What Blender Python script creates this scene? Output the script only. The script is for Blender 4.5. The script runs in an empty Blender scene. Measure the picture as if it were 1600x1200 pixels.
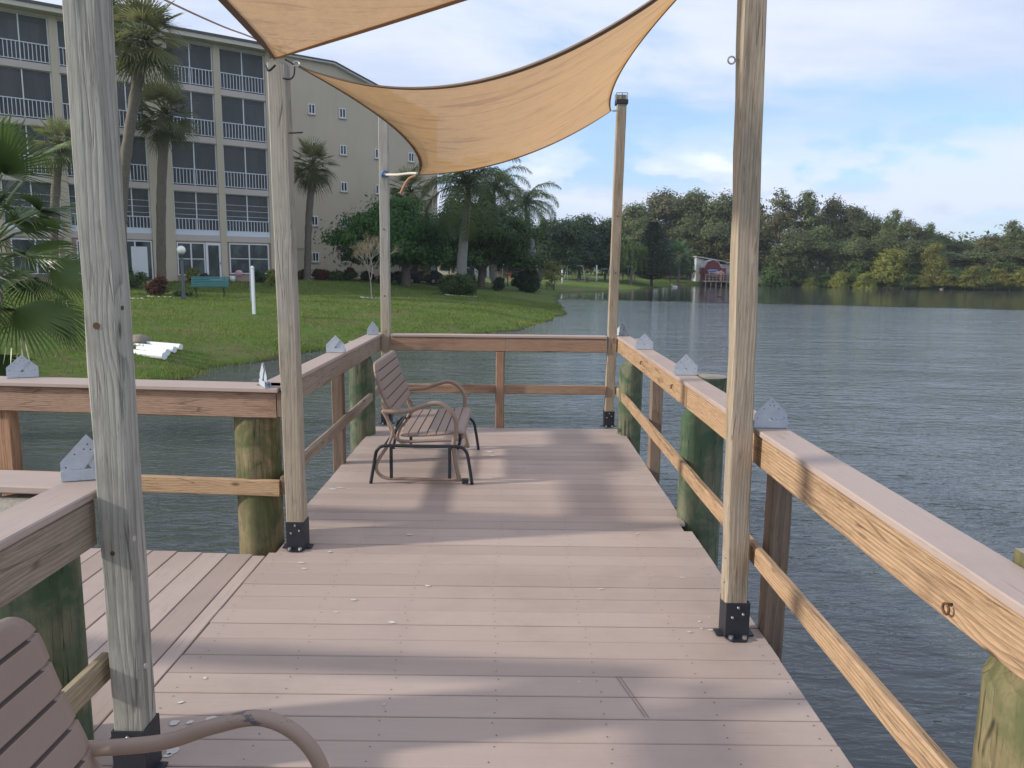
import bpy, math, random
import numpy as np
from mathutils import Vector, Matrix
PI = math.pi
R = math.radians
scene = bpy.context.scene
COL = scene.collection
rng = np.random.default_rng(7)
random.seed(7)

# ------------------------------------------------------------------ camera model
EYE = 1.6
PITCH, ROLL, YAW, FPX = R(8.596), R(.648), R(-.084), 1211.3

def ray(px, py):
    x = (px-800)/FPX; y = (600-py)/FPX
    c, s = math.cos(ROLL), math.sin(ROLL)
    x, y = c*x-s*y, s*x+c*y
    dy = math.cos(PITCH)+y*math.sin(PITCH); dz = y*math.cos(PITCH)-math.sin(PITCH)
    c, s = math.cos(YAW), math.sin(YAW)
    return (c*x-s*dy, s*x+c*dy, dz)

def at(px, py, Y):
    "point seen at a photo pixel, at distance Y along the dock"
    r = ray(px, py); t = Y/r[1]
    return Vector((r[0]*t, Y, EYE+r[2]*t))

def at_z(px, py, z):
    r = ray(px, py); t = (z-EYE)/r[2]
    return Vector((r[0]*t, r[1]*t, z))

# ------------------------------------------------------------------ objects
def tag(o, label=None, cat=None, group=None, kind=None):
    if label: o['label'] = label
    if cat: o['category'] = cat
    if group: o['group'] = group
    if kind: o['kind'] = kind
    return o

def thing(name, label, cat, loc=(0, 0, 0), rz=0, group=None, parent=None):
    o = bpy.data.objects.new(name, None); COL.objects.link(o)
    o.location = loc; o.rotation_euler = (0, 0, rz); o.empty_display_size = .1
    return tag(o, label, cat, group)

def copy_tree(o, parent=None):
    c = o.copy(); COL.objects.link(c); c.parent = parent
    for ch in list(o.children):
        copy_tree(ch, c)
    return c

def link_mesh(name, me, parent=None):
    o = bpy.data.objects.new(name, me); COL.objects.link(o)
    if parent is not None: o.parent = parent
    return o

class MB:
    def __init__(s, off=(0, 0, 0)):
        s.v = []; s.f = []; s.m = []; s.sm = []; s.off = Vector(off); s.tone = []
        s.t = .5
    def add(s, vs, fs, mat=0, smooth=False):
        b = len(s.v)
        s.v += [tuple(Vector(p)-s.off) for p in vs]
        s.tone += [s.t]*len(vs)
        s.f += [tuple(b+i for i in f) for f in fs]
        s.m += [mat]*len(fs); s.sm += [smooth]*len(fs)
    def box(s, x0, x1, y0, y1, z0, z1, bev=0., mat=0, M=None):
        if x0 > x1: x0, x1 = x1, x0
        if y0 > y1: y0, y1 = y1, y0
        if z0 > z1: z0, z1 = z1, z0
        c = ((x0+x1)/2, (y0+y1)/2, (z0+z1)/2); h = ((x1-x0)/2, (y1-y0)/2, (z1-z0)/2)
        if bev <= 0:
            vs = [(c[0]+a*h[0], c[1]+b*h[1], c[2]+d*h[2]) for a in (-1, 1) for b in (-1, 1) for d in (-1, 1)]
            fs = [(0, 1, 3, 2), (4, 6, 7, 5), (0, 4, 5, 1), (2, 3, 7, 6), (0, 2, 6, 4), (1, 5, 7, 3)]
            if M: vs = [M @ Vector(p) for p in vs]
            s.add(vs, fs, mat); return
        bev = min(bev, min(h)*.9)
        vs = []; idx = {}
        for a in (-1, 1):
            for b in (-1, 1):
                for d in (-1, 1):
                    sg = (a, b, d)
                    for ax in range(3):
                        p = [c[i]+sg[i]*(h[i] if i == ax else h[i]-bev) for i in range(3)]
                        idx[(sg, ax)] = len(vs); vs.append(p)
        fs = []
        def norm_face(ids):
            P = [Vector(vs[i]) for i in ids]
            n = (P[1]-P[0]).cross(P[2]-P[1]); m = sum(P, Vector())/len(P)-Vector(c)
            return tuple(ids) if n.dot(m) > 0 else tuple(reversed(ids))
        for ax in range(3):
            o1, o2 = [i for i in range(3) if i != ax]
            for sgn in (-1, 1):
                ids = []
                for p, q in ((-1, -1), (1, -1), (1, 1), (-1, 1)):
                    sg = [0, 0, 0]; sg[ax] = sgn; sg[o1] = p; sg[o2] = q
                    ids.append(idx[(tuple(sg), ax)])
                fs.append(norm_face(ids))
            for p in (-1, 1):
                for q in (-1, 1):
                    e = []
                    for sgn in (-1, 1):
                        sg = [0, 0, 0]; sg[ax] = sgn; sg[o1] = p; sg[o2] = q; sg = tuple(sg)
                        e.append((idx[(sg, o1)], idx[(sg, o2)]))
                    fs.append(norm_face([e[0][0], e[1][0], e[1][1], e[0][1]]))
        for a in (-1, 1):
            for b in (-1, 1):
                for d in (-1, 1):
                    fs.append(norm_face([idx[((a, b, d), i)] for i in range(3)]))
        if M: vs = [M @ Vector(p) for p in vs]
        s.add(vs, fs, mat)
    def timber(s, axis, a0, a1, u0, u1, w0, w1, bev=.006, wob=.0015, seg=.25, mat=0, seed=0):
        "long piece along an axis with slightly uneven edges; u,w = the two other axes in order"
        rr = random.Random(seed+int(a0*100)+int(u0*1000)+int(w0*1000)*3)
        n = max(2, int(abs(a1-a0)/seg)+1)
        cu, cw = (u0+u1)/2, (w0+w1)/2; hu, hw = abs(u1-u0)/2, abs(w1-w0)/2
        sec = [(-hu+bev, -hw), (hu-bev, -hw), (hu, -hw+bev), (hu, hw-bev), (hu-bev, hw), (-hu+bev, hw), (-hu, hw-bev), (-hu, -hw+bev)]
        vs = []
        for i in range(n+1):
            a = a0+(a1-a0)*i/n
            du, dw = rr.uniform(-wob, wob)*.6, rr.uniform(-wob, wob)*.6
            for (p, q) in sec:
                u = cu+p+du+rr.uniform(-wob, wob)*.5; w = cw+q+dw+rr.uniform(-wob, wob)*.5
                vs.append({'X': (a, u, w), 'Y': (u, a, w), 'Z': (u, w, a)}[axis])
        flip = (axis == 'Y') != (a1 < a0)
        fs = []
        for i in range(n):
            for k in range(8):
                k2 = (k+1) % 8
                f = (i*8+k, i*8+k2, (i+1)*8+k2, (i+1)*8+k)
                fs.append(f[::-1] if flip else f)
        e0 = tuple(range(8)); e1 = tuple(n*8+k for k in range(8))
        fs += ([e0, e1[::-1]] if flip else [e0[::-1], e1])
        s.add(vs, fs, mat)
    def tube(s, path, r, n=10, mat=0, cap=True, smooth=True, closed=False, squash=None):
        P = [Vector(p) for p in path]; m = len(P)
        rad = r if isinstance(r, (list, tuple)) else [r]*m
        T = []
        for i in range(m):
            a = P[i-1] if i > 0 else (P[-1] if closed else P[0])
            b = P[(i+1) % m] if (i < m-1 or closed) else P[-1]
            T.append((b-a).normalized())
        up = Vector((0, 0, 1)) if abs(T[0].z) < .9 else Vector((0, 1, 0))
        N = (up-T[0]*up.dot(T[0])).normalized()
        vs = []
        for i in range(m):
            N = (N-T[i]*N.dot(T[i]))
            N = N.normalized() if N.length > 1e-6 else Vector((1, 0, 0))
            B = T[i].cross(N)
            for k in range(n):
                a = 2*PI*k/n
                vs.append(P[i]+(N*math.cos(a)+B*math.sin(a))*rad[i])
        fs = []
        for i in range(m if closed else m-1):
            j = (i+1) % m
            for k in range(n):
                k2 = (k+1) % n
                fs.append((i*n+k, i*n+k2, j*n+k2, j*n+k))
        s.add(vs, fs, mat, smooth)
        if cap and not closed:
            b = len(s.v)-len(vs)
            s.f.append(tuple(b+k for k in range(n))[::-1]); s.f.append(tuple(b+(m-1)*n+k for k in range(n)))
            s.m += [mat]*2; s.sm += [False]*2
    def prism(s, poly, h, M, mat=0, smooth=False):
        "poly: 2D points (x,z) ; thickness h along y ; M matrix"
        n = len(poly)
        vs = [M @ Vector((x, -h/2, z)) for x, z in poly]+[M @ Vector((x, h/2, z)) for x, z in poly]
        fs = [tuple(range(n)), tuple(range(2*n-1, n-1, -1))]
        fs += [(i, n+i, n+(i+1) % n, (i+1) % n) for i in range(n)]
        s.add(vs, fs, mat, smooth)
    def sphere(s, c, r, n=14, m=9, mat=0, sc=(1, 1, 1)):
        c = Vector(c); vs = [c+Vector((0, 0, r*sc[2]))]
        for i in range(1, m):
            t = PI*i/m
            for k in range(n):
                a = 2*PI*k/n
                vs.append(c+Vector((r*sc[0]*math.sin(t)*math.cos(a), r*sc[1]*math.sin(t)*math.sin(a), r*sc[2]*math.cos(t))))
        vs.append(c-Vector((0, 0, r*sc[2])))
        fs = [(0, 1+k, 1+(k+1) % n) for k in range(n)]
        for i in range(m-2):
            for k in range(n):
                a = 1+i*n+k; b = 1+i*n+(k+1) % n
                fs.append((a, a+n, b+n, b))
        L = len(vs)-1
        fs += [(L, 1+(m-2)*n+(k+1) % n, 1+(m-2)*n+k) for k in range(n)]
        s.add(vs, fs, mat, True)
    def build(s, name, mats, parent=None):
        me = bpy.data.meshes.new(name)
        me.from_pydata([tuple(p) for p in s.v], [], s.f)
        if not isinstance(mats, (list, tuple)): mats = [mats]
        for m in mats: me.materials.append(m)
        me.polygons.foreach_set('material_index', s.m)
        me.polygons.foreach_set('use_smooth', s.sm)
        at_ = me.attributes.new('tone', 'FLOAT', 'POINT'); at_.data.foreach_set('value', s.tone)
        me.update()
        return link_mesh(name, me, parent)

def catmull(P, k=6):
    P = [Vector(p) for p in P]; out = []
    for i in range(len(P)-1):
        a = P[max(i-1, 0)]; b = P[i]; c = P[i+1]; d = P[min(i+2, len(P)-1)]
        for j in range(k):
            t = j/k
            out.append(.5*((2*b)+(c-a)*t+(2*a-5*b+4*c-d)*t*t+(3*b-3*c+d-a)*t**3))
    out.append(P[-1]); return out

# ------------------------------------------------------------------ materials
def new_mat(name):
    m = bpy.data.materials.new(name); m.use_nodes = True
    nt = m.node_tree; nt.nodes.clear()
    out = nt.nodes.new('ShaderNodeOutputMaterial')
    return m, nt, out

class NT:
    "short-hand node maker"
    def __init__(s, nt): s.nt = nt
    def n(s, t, **kw):
        nd = s.nt.nodes.new('ShaderNode'+t)
        for k, v in kw.items():
            if k.startswith('i_'):
                nm = k[2:]; sock = nd.inputs[int(nm)] if nm.isdigit() else nd.inputs[nm.replace('_', ' ')]
                if hasattr(v, 'is_output'): s.nt.links.new(v, sock)
                else: sock.default_value = v
            else: setattr(nd, k, v)
        return nd
    def math(s, op, a, b=0., c=None):
        nd = s.nt.nodes.new('ShaderNodeMath'); nd.operation = op
        for i, v in enumerate((a, b, c)):
            if v is None: continue
            if hasattr(v, 'is_output'): s.nt.links.new(v, nd.inputs[i])
            else: nd.inputs[i].default_value = v
        return nd.outputs[0]
    def mix(s, f, a, b, mode='MIX'):
        nd = s.nt.nodes.new('ShaderNodeMix'); nd.data_type = 'RGBA'; nd.blend_type = mode
        for sock, v in ((nd.inputs[0], f), (nd.inputs[6], a), (nd.inputs[7], b)):
            if hasattr(v, 'is_output'): s.nt.links.new(v, sock)
            elif isinstance(v, (int, float)): sock.default_value = v
            else: sock.default_value = (v[0], v[1], v[2], 1)
        return nd.outputs[2]
    def ss(s, x, lo, hi, a=0., b=1.):
        nd = s.nt.nodes.new('ShaderNodeMapRange'); nd.interpolation_type = 'SMOOTHSTEP'
        s.nt.links.new(x, nd.inputs[0])
        for i, v in zip((1, 2, 3, 4), (lo, hi, a, b)): nd.inputs[i].default_value = v
        return nd.outputs[0]
    def noise(s, vec, scale, detail=3, rough=.55, dist=0.):
        nd = s.n('TexNoise', i_Scale=scale, i_Detail=detail, i_Roughness=rough, i_Distortion=dist)
        if vec is not None: s.nt.links.new(vec, nd.inputs['Vector'])
        return nd.outputs['Fac']
    def mapping(s, vec, scale=(1, 1, 1), loc=(0, 0, 0), rot=(0, 0, 0)):
        nd = s.n('Mapping', i_Scale=scale, i_Location=loc, i_Rotation=rot)
        s.nt.links.new(vec, nd.inputs['Vector']); return nd.outputs[0]
    def link(s, a, b): s.nt.links.new(a, b)

def plain(name, col, rough=.6, metal=0., var=.12, vscale=6, bump=0., bscale=60, spec=.5):
    m, nt, out = new_mat(name); N = NT(nt)
    tc = N.n('TexCoord').outputs['Object']
    f = N.noise(tc, vscale, 5, .6)
    c = N.mix(f, tuple(x*(1-var) for x in col), tuple(min(1, x*(1+var)) for x in col))
    p = N.n('BsdfPrincipled', i_Base_Color=c, i_Roughness=rough, i_Metallic=metal)
    p.inputs['Specular IOR Level'].default_value = spec
    if bump:
        b = N.n('Bump', i_Strength=bump, i_Distance=.01, i_Height=N.noise(tc, bscale, 4))
        N.link(b.outputs[0], p.inputs['Normal'])
    N.link(p.outputs[0], out.inputs[0]); return m

def wood(name, axis, light, mid, dark, ring=30, rough=.75, green=None, zgrad=None, bump=.5, crack=.5, knots=True, contrast=1., wander=.08):
    "solid timber: growth rings round a pith line, weathering streaks, cracks and knots"
    m, nt, out = new_mat(name); N = NT(nt)
    tc = N.n('TexCoord').outputs['Object']
    rnd = N.n('ObjectInfo').outputs['Random']
    ax = 'XYZ'.index(axis)
    offs = N.n('CombineXYZ'); 
    for i in range(3):
        N.link(N.math('MULTIPLY', rnd, (37., 53., 71.)[i]), offs.inputs[i])
    long_s = [1, 1, 1]; long_s[ax] = .06
    add = N.n('VectorMath', operation='ADD'); N.link(tc, add.inputs[0]); N.link(offs.outputs[0], add.inputs[1])
    pv = add.outputs[0]
    # pith wander
    wl = [2.2, 2.2, 2.2]; wl[ax] = .9
    wn = N.n('TexNoise', i_Scale=1., i_Detail=2.); N.link(N.mapping(pv, wl), wn.inputs['Vector'])
    sub = N.n('VectorMath', operation='SUBTRACT'); N.link(wn.outputs['Color'], sub.inputs[0]); sub.inputs[1].default_value = (.5, .5, .5)
    scl = N.n('VectorMath', operation='SCALE'); N.link(sub.outputs[0], scl.inputs[0]); scl.inputs['Scale'].default_value = wander
    a2 = N.n('VectorMath', operation='ADD'); N.link(tc, a2.inputs[0]); N.link(scl.outputs[0], a2.inputs[1])
    pl = [0.02, .035, -.03]
    pos = N.mapping(a2.outputs[0], (1, 1, 1), pl)
    # knots
    ks = [5., 5., 5.]; ks[ax] = 1.7
    vo = N.n('TexVoronoi', i_Scale=1.); N.link(N.mapping(pv, ks), vo.inputs['Vector'])
    kd = vo.outputs['Distance']
    kn = N.ss(kd, .05, .35, 1., 0.)
    sp = N.n('SeparateXYZ'); N.link(pos, sp.inputs[0])
    o = [i for i in range(3) if i != ax]
    u, w = sp.outputs[o[0]], sp.outputs[o[1]]
    rad = N.math('SQRT', N.math('ADD', N.math('MULTIPLY', u, u), N.math('MULTIPLY', w, w)))
    rad = N.math('ADD', rad, N.math('MULTIPLY', kn, .02 if knots else 0.))
    ph = N.math('ADD', N.math('MULTIPLY', rad, ring*20/ (2*PI) * 1.0), N.math('MULTIPLY', N.noise(N.mapping(pv, long_s), 30, 3), .5))
    fr = N.math('FRACT', ph)
    band = N.math('POWER', fr, 2.2)
    st = N.noise(N.mapping(pv, long_s), 160, 4, .7)
    st2 = N.noise(N.mapping(pv, long_s), 28, 4, .6)
    big = N.noise(pv, 3.2, 4, .6)
    c = N.mix(N.math('MULTIPLY', band, .75*contrast), light, mid)
    c = N.mix(N.ss(st, .42, .72, 0, .55*contrast), c, mid)
    c = N.mix(N.ss(st2, .52, .74, 0, .6*contrast), c, dark)
    st3 = N.noise(N.mapping(pv, long_s), 75, 5, .75); c = N.mix(N.ss(st3, .55, .68, 0, .55*contrast), c, dark)
    c = N.mix(N.ss(big, .5, .75, 0, .35), c, dark)
    if zgrad:
        gp = N.n('NewGeometry').outputs['Position']; sz = N.n('SeparateXYZ'); N.link(gp, sz.inputs[0])
        zz = N.math('ADD', sz.outputs[2], N.math('MULTIPLY', big, .35))
        c = N.mix(N.ss(zz, zgrad[0], zgrad[1], 1., 0.), c, N.mix(.8, c, zgrad[2], 'MULTIPLY'))
    if green:
        g = N.ss(N.noise(pv, 4.5, 5, .65, .6), .36, .62, 0., .85)
        c = N.mix(g, c, N.mix(st2, green, tuple(x*.45 for x in green)))
    if knots:
        c = N.mix(N.ss(kd, .03, .075, .85, 0.), c, tuple(x*.35 for x in dark))
    # cracks
    cs = [26., 26., 26.]; cs[ax] = .9
    cr = N.n('TexVoronoi', feature='DISTANCE_TO_EDGE', i_Scale=1.); N.link(N.mapping(a2.outputs[0], cs), cr.inputs['Vector'])
    crk = N.math('MULTIPLY', N.ss(cr.outputs['Distance'], .0, .035, 1., 0.), N.ss(N.noise(pv, 5., 2), .5, .6, 0., crack))
    c = N.mix(crk, c, tuple(x*.25 for x in dark))
    p = N.n('BsdfPrincipled', i_Base_Color=c, i_Roughness=rough)
    p.inputs['Specular IOR Level'].default_value = .25
    hgt = N.math('SUBTRACT', N.math('ADD', N.math('MULTIPLY', band, -.5), N.math('MULTIPLY', st, .8)), N.math('MULTIPLY', crk, 2.))
    b = N.n('Bump', i_Strength=bump, i_Distance=.0025, i_Height=hgt); N.link(b.outputs[0], p.inputs['Normal'])
    N.link(p.outputs[0], out.inputs[0]); return m

def leafmat(name, lo, hi, transl=.3, rough=.55, nscale=.6, objvar=.25):
    m, nt, out = new_mat(name); N = NT(nt)
    tn = N.n('Attribute', attribute_name='tone').outputs['Fac']
    geo = N.n('NewGeometry')
    ns = N.noise(N.n('TexCoord').outputs['Object'], nscale, 3)
    f = N.math('ADD', N.math('MULTIPLY', tn, .6), N.math('MULTIPLY', N.math('SUBTRACT', ns, .3), 1.))
    c = N.mix(f, lo, hi)
    rnd = N.n('ObjectInfo').outputs['Random']
    hs = N.n('HueSaturation', i_Color=c); N.link(N.math('ADD', N.math('MULTIPLY', rnd, objvar*2), 1-objvar), hs.inputs['Value'])
    N.link(N.math('ADD', N.math('MULTIPLY', rnd, .03), .485), hs.inputs['Hue'])
    c = hs.outputs[0]
    p = N.n('BsdfPrincipled', i_Base_Color=c, i_Roughness=rough); p.inputs['Specular IOR Level'].default_value = .3
    t = N.n('BsdfTranslucent', i_Color=N.mix(.5, c, (.35, .45, .08), 'MIX') if False else c)
    mx = N.n('MixShader', i_Fac=transl); N.link(p.outputs[0], mx.inputs[1]); N.link(t.outputs[0], mx.inputs[2])
    N.link(mx.outputs[0], out.inputs[0]); return m

GREY_L, GREY_M, GREY_D = (.44, .42, .365), (.27, .25, .215), (.15, .135, .115)
W_post = wood('weathered_post', 'Z', GREY_L, GREY_M, GREY_D, ring=22, contrast=.9, zgrad=(.9, 1.9, (1.0, .86, .70)))
W_postg = wood('weathered_grey_post', 'Z', (.43, .415, .36), (.26, .25, .215), (.125, .12, .10), ring=20, contrast=1.25, bump=.9)
W_tanZ = wood('tan_post', 'Z', (.43, .36, .275), (.27, .21, .15), (.15, .11, .075), ring=26, contrast=1.25)
W_darkZ = wood('brown_post', 'Z', (.26, .19, .14), (.16, .115, .085), (.085, .06, .045), ring=22)
W_warmX = wood('warm_timber_x', 'X', (.40, .27, .185), (.235, .14, .095), (.15, .085, .055), ring=26, contrast=1.15)
W_warmY = wood('warm_timber_y', 'Y', (.50, .34, .205), (.26, .16, .092), (.14, .085, .05), ring=24, contrast=1.35, wander=.03)
W_greyY = wood('grey_timber_y', 'Y', (.36, .29, .225), (.22, .165, .12), (.13, .095, .07), ring=20)
W_lowX = wood('yellow_timber_x', 'X', (.50, .35, .21), (.33, .20, .11), (.2, .11, .06), ring=24, contrast=1.15)
W_lowY = wood('grey_yellow_timber_y', 'Y', (.42, .34, .22), (.26, .20, .13), (.15, .11, .07), ring=24, contrast=1.15)
W_pile = wood('treated_piling', 'Z', (.20, .20, .13), (.12, .12, .08), (.055, .055, .04), ring=14, green=(.055, .13, .07), rough=.8, crack=.8)
W_pile2 = wood('treated_piling_brown', 'Z', (.27, .22, .12), (.17, .13, .07), (.08, .06, .04), ring=14, green=(.10, .13, .05), rough=.8, crack=.8)

def deck_mat(name, axis, c1, c2, emb=.4):
    m, nt, out = new_mat(name); N = NT(nt)
    tc = N.n('TexCoord').outputs['Object']; ax = 'XYZ'.index(axis)
    s1 = [14, 14, 14]; s1[ax] = .8
    s2 = [120, 120, 120]; s2[ax] = 4
    tn = N.n('Attribute', attribute_name='tone').outputs['Fac']
    st = N.noise(N.mapping(tc, s1), 1, 4, .6); fine = N.noise(N.mapping(tc, s2), 1, 3, .6)
    bl = N.noise(tc, 1.3, 5, .65)
    c = N.mix(N.math('ADD', N.math('MULTIPLY', tn, .8), N.math('MULTIPLY', st, .4)), tuple(x*.94 for x in c1), c2)
    c = N.mix(N.ss(fine, .56, .78, 0, emb), c, tuple(x*.62 for x in c1))
    c = N.mix(N.ss(bl, .42, .75, 0, .42), c, tuple(x*.74 for x in c1))
    c = N.mix(N.ss(N.noise(tc, 34, 5, .8), .62, .74, 0, .35), c, tuple(x*.6 for x in c1))
    c = N.mix(N.ss(N.noise(tc, 2.1, 6, .7), .6, .8, 0, .3), c, tuple(min(1, x*1.2) for x in c2))
    p = N.n('BsdfPrincipled', i_Base_Color=c, i_Roughness=.62); p.inputs['Specular IOR Level'].default_value = .3
    b = N.n('Bump', i_Strength=.35, i_Distance=.002, i_Height=fine); N.link(b.outputs[0], p.inputs['Normal'])
    N.link(p.outputs[0], out.inputs[0]); return m
DK1, DK2 = (.375, .29, .25), (.475, .38, .33)
M_deckX = deck_mat('composite_board_x', 'X', DK1, DK2, .22)
M_deckY = deck_mat('composite_board_y', 'Y', DK1, DK2, .75)
M_screw = plain('dark_screw', (.06, .05, .045), .6)
M_stain = plain('white_dropping', (.60, .57, .53), .9, 0, .25, 60)
M_scratch = plain('scuff', (.2, .15, .13), .8)
M_black = plain('black_steel', (.017, .02, .028), .5, 0, .25, 20, .15, 90)
M_galv = plain('galvanised_steel', (.50, .55, .61), .5, .4, .22, 60)
M_bolt = plain('bolt_steel', (.5, .5, .5), .35, .8, .1, 40)
M_rust = plain('rusty_steel', (.13, .06, .03), .7, .3, .3, 60)
M_tan = plain('tan_paint_tube', (.30, .215, .165), .42, 0, .08, 12)
M_panel = plain('taupe_panel', (.285, .205, .165), .5, 0, .07, 10, .1, 200)
M_groove = plain('groove_shade', (.09, .065, .055), .8)  # dark colour paints the shade into the moulded grooves of the glider panels
M_rope = plain('rope', (.62, .55, .48), .9, 0, .2, 80)
M_blue = plain('blue_cord', (.05, .16, .35), .8)
M_white = plain('white_pvc', (.80, .82, .84), .35, 0, .05, 5)
M_whitef = plain('white_frame', (.72, .74, .76), .5, 0, .05, 5)
M_stone = plain('grey_brown_stone', (.22, .20, .17), .9, 0, .35, 5, .6, 14)
M_rock = plain('brown_rock', (.22, .18, .14), .9, 0, .35, 6, .8, 14)
M_bark = plain('bark', (.15, .12, .095), .9, 0, .4, 4, .9, 8)
M_palmbark = plain('palm_bark', (.15, .125, .10), .95, 0, .45, 9, 1., 16)
M_royal = plain('royal_palm_trunk', (.23, .22, .20), .9, 0, .3, 5, .8, 12)
M_teal = plain('teal_paint', (.03, .16, .17), .5, 0, .15, 8)
M_dkgreen = plain('dark_iron', (.02, .05, .045), .5)
M_globe = plain('lamp_globe', (.85, .85, .82), .3)
M_pole = plain('pole_paint', (.07, .08, .085), .5)
M_red = plain('red_board', (.16, .025, .025), .75, 0, .2, 4)
M_wwall = plain('white_siding', (.50, .51, .51), .7, 0, .08, 2)
M_greyroof = plain('grey_roof', (.36, .36, .36), .7, 0, .12, 2)
M_pink = plain('pink_cloth', (.6, .35, .4), .8)

# ------------------------------------------------------------------ the dock
PITCHB = .1447
def board_x(mb, x0, x1, y, z=0., w=PITCHB-.006):
    mb.t = random.random(); j = random.uniform(-.0012, .0012)
    mb.box(x0, x1, y, y+w, z-.025+j, z+j, .003)

dock = thing('dock', 'taupe composite plank dock with a side walkway over the lake', 'dock', (0, 4, 0))
mb = MB((0, 4, 0))
Y0 = 2.43-22*PITCHB
k = 0
joists = [-1.27, -.87, -.46, -.06, .34, .745, 1.07]
while True:
    y = Y0+k*PITCHB; k += 1
    if y > 7.60: break
    x1 = 1.13 if y < 4.60 else (1.082 if y < 4.74 else 1.12)
    x0 = -1.347 if y < 4.8 else -1.365
    if y < 4.12: x0 = -1.345
    if 4.12 <= y < 4.5: x0 = -1.31
    x0 += random.uniform(-.003, .003); x1 += random.uniform(-.002, .002)
    board_x(mb, x0, x1, y)
    if y > 1.2 and y < 6.5:
        for jx in joists:
            for q in (.028, PITCHB-.036):
                cx = jx+random.uniform(-.012, .012)+.02*math.sin(y*3); cy = y+q+random.uniform(-.005, .005); r = .0032
                if cx > x1-.02 or cx < x0+.02: continue
                vs = [(cx+r*math.cos(a*PI/3), cy+r*math.sin(a*PI/3), .0022) for a in range(6)]
                mb.add(vs, [tuple(range(6))], 1)
mb.build('decking', [M_deckX, M_screw], dock)
mb = MB((0, 4, 0))
x = -1.353-.001
ang = .075
for i in range(52):
    w = PITCHB if i else .075
    xa = x-w+.006; mb.t = random.random(); j = random.uniform(-.001, .001)
    ye = 4.13+(-1.35-x)*ang+(0.0 if i else -.02)+random.uniform(-.004, .004)
    mb.box(xa, x, 2.06, ye, -.025+j, j, .003)
    x -= w
mb.build('side_decking', M_deckY, dock)
# framing under the deck
mb = MB((0, 4, 0))
for jx in (-1.31, 1.045):
    mb.timber('Y', -.8, 7.6, jx, jx+.04, -.22, -.03)
for jx in joists[1:-1]:
    mb.box(jx-.02, jx+.02, -.8, 7.6, -.2, -.028)
for yy in (7.585,): mb.box(-1.3, 1.08, yy, yy+.035, -.22, -.03)
mb.box(-8, -1.36, 4.0, 4.04, -.2, -.03); mb.box(-8, -1.36, 2.2, 2.24, -.2, -.03)
mb.build('joist_frame', W_darkZ, dock)
# droppings
mb = MB((0, 4, 0))
def splat(px, py, r, e=1.):
    c = at_z(px, py, .0036); n = 14; r = r*.82; rr = random.Random(int(px*7+py))
    ph = rr.uniform(0, 6)
    vs = [c]+[c+Vector((math.cos(2*PI*i/n)*e, math.sin(2*PI*i/n), 0))*r*(.8+.16*math.sin(2*2*PI*i/n+ph)+.08*math.sin(5*2*PI*i/n+ph)+rr.uniform(-.1, .1)) for i in range(n)]
    mb.add(vs, [(0, 1+i, 1+(i+1) % n) for i in range(n)])
for a in [(470, 879, .017, 1.6), (475, 888, .012, 2), (552, 937, .017, 1), (612, 972, .014, 2), (668, 915, .012, 2), (525, 956, .008, 2), (320, 1059, .012, 1), (272, 1129, .022, 1.3), (297, 1128, .014, 1.3), (330, 1122, .02, 1.4), (270, 1172, .03, 1.2), (262, 1180, .018, 1), (282, 1097, .01, 1.6),
          (1093, 971, .01, 1.3), (1108, 964, .006, 1.3), (1110, 984, .011, 1.2), (1096, 982, .009, 1), (1077, 987, .009, 1.4), (1127, 981, .009, 1), (938, 920, .008, 3), (765, 706, .03, 1.6), (770, 712, .03, 1.5), (520, 764, .025, 1.6), (532, 762, .016, 2), (515, 862, .01, 2), (995, 834, .012, 1.6), (812, 731, .012, 2), (640, 835, .012, 3), (600, 1100, .007, 1), (1066, 902, .008, 3), (905, 1065, .006, 1), (545, 764, .01, 2)]:
    splat(*a)
o = mb.build('bird_droppings', M_stain, dock); tag(o, kind='stuff')
mb = MB((0, 4, 0))
for (a, b) in (((962, 1056), (1008, 1120)), ((968, 1056), (1014, 1121))):
    p, q = at_z(*a, .0034), at_z(*b, .0034); d = Vector((.0014, 0, 0))
    mb.add([p-d, p+d, q+d, q-d], [(0, 1, 2, 3)])
mb.build('scuff_mark', M_scratch, dock)

def ring_hook(parent, off, x, y, z):
    m = MB(off)
    m.tube([(x+.01, y, z+.012), (x-.008, y, z+.012)]+[(x-.012, y+.013*math.sin(a), z+.013*math.cos(a)) for a in np.linspace(0, 5.7, 14)], .0032, 6)
    m.build('ring_hook', M_rust, parent)

# ---- railings
def railing(name, label, parts, hooks=(), group='railings around the dock'):
    c = parts[0][1]; off = Vector((c[0], c[1], 0))
    t = thing(name, label, 'railing', off, 0, group)
    for (nm, a, mat, fn) in [(p[0], p[1], p[2], p[3]) for p in parts]:
        m = MB(off); fn(m); m.build(nm, mat, t)
    for h in hooks: ring_hook(t, off, *h)
    return t
Z0, Z1, ZC = .762, .899, .925
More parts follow.
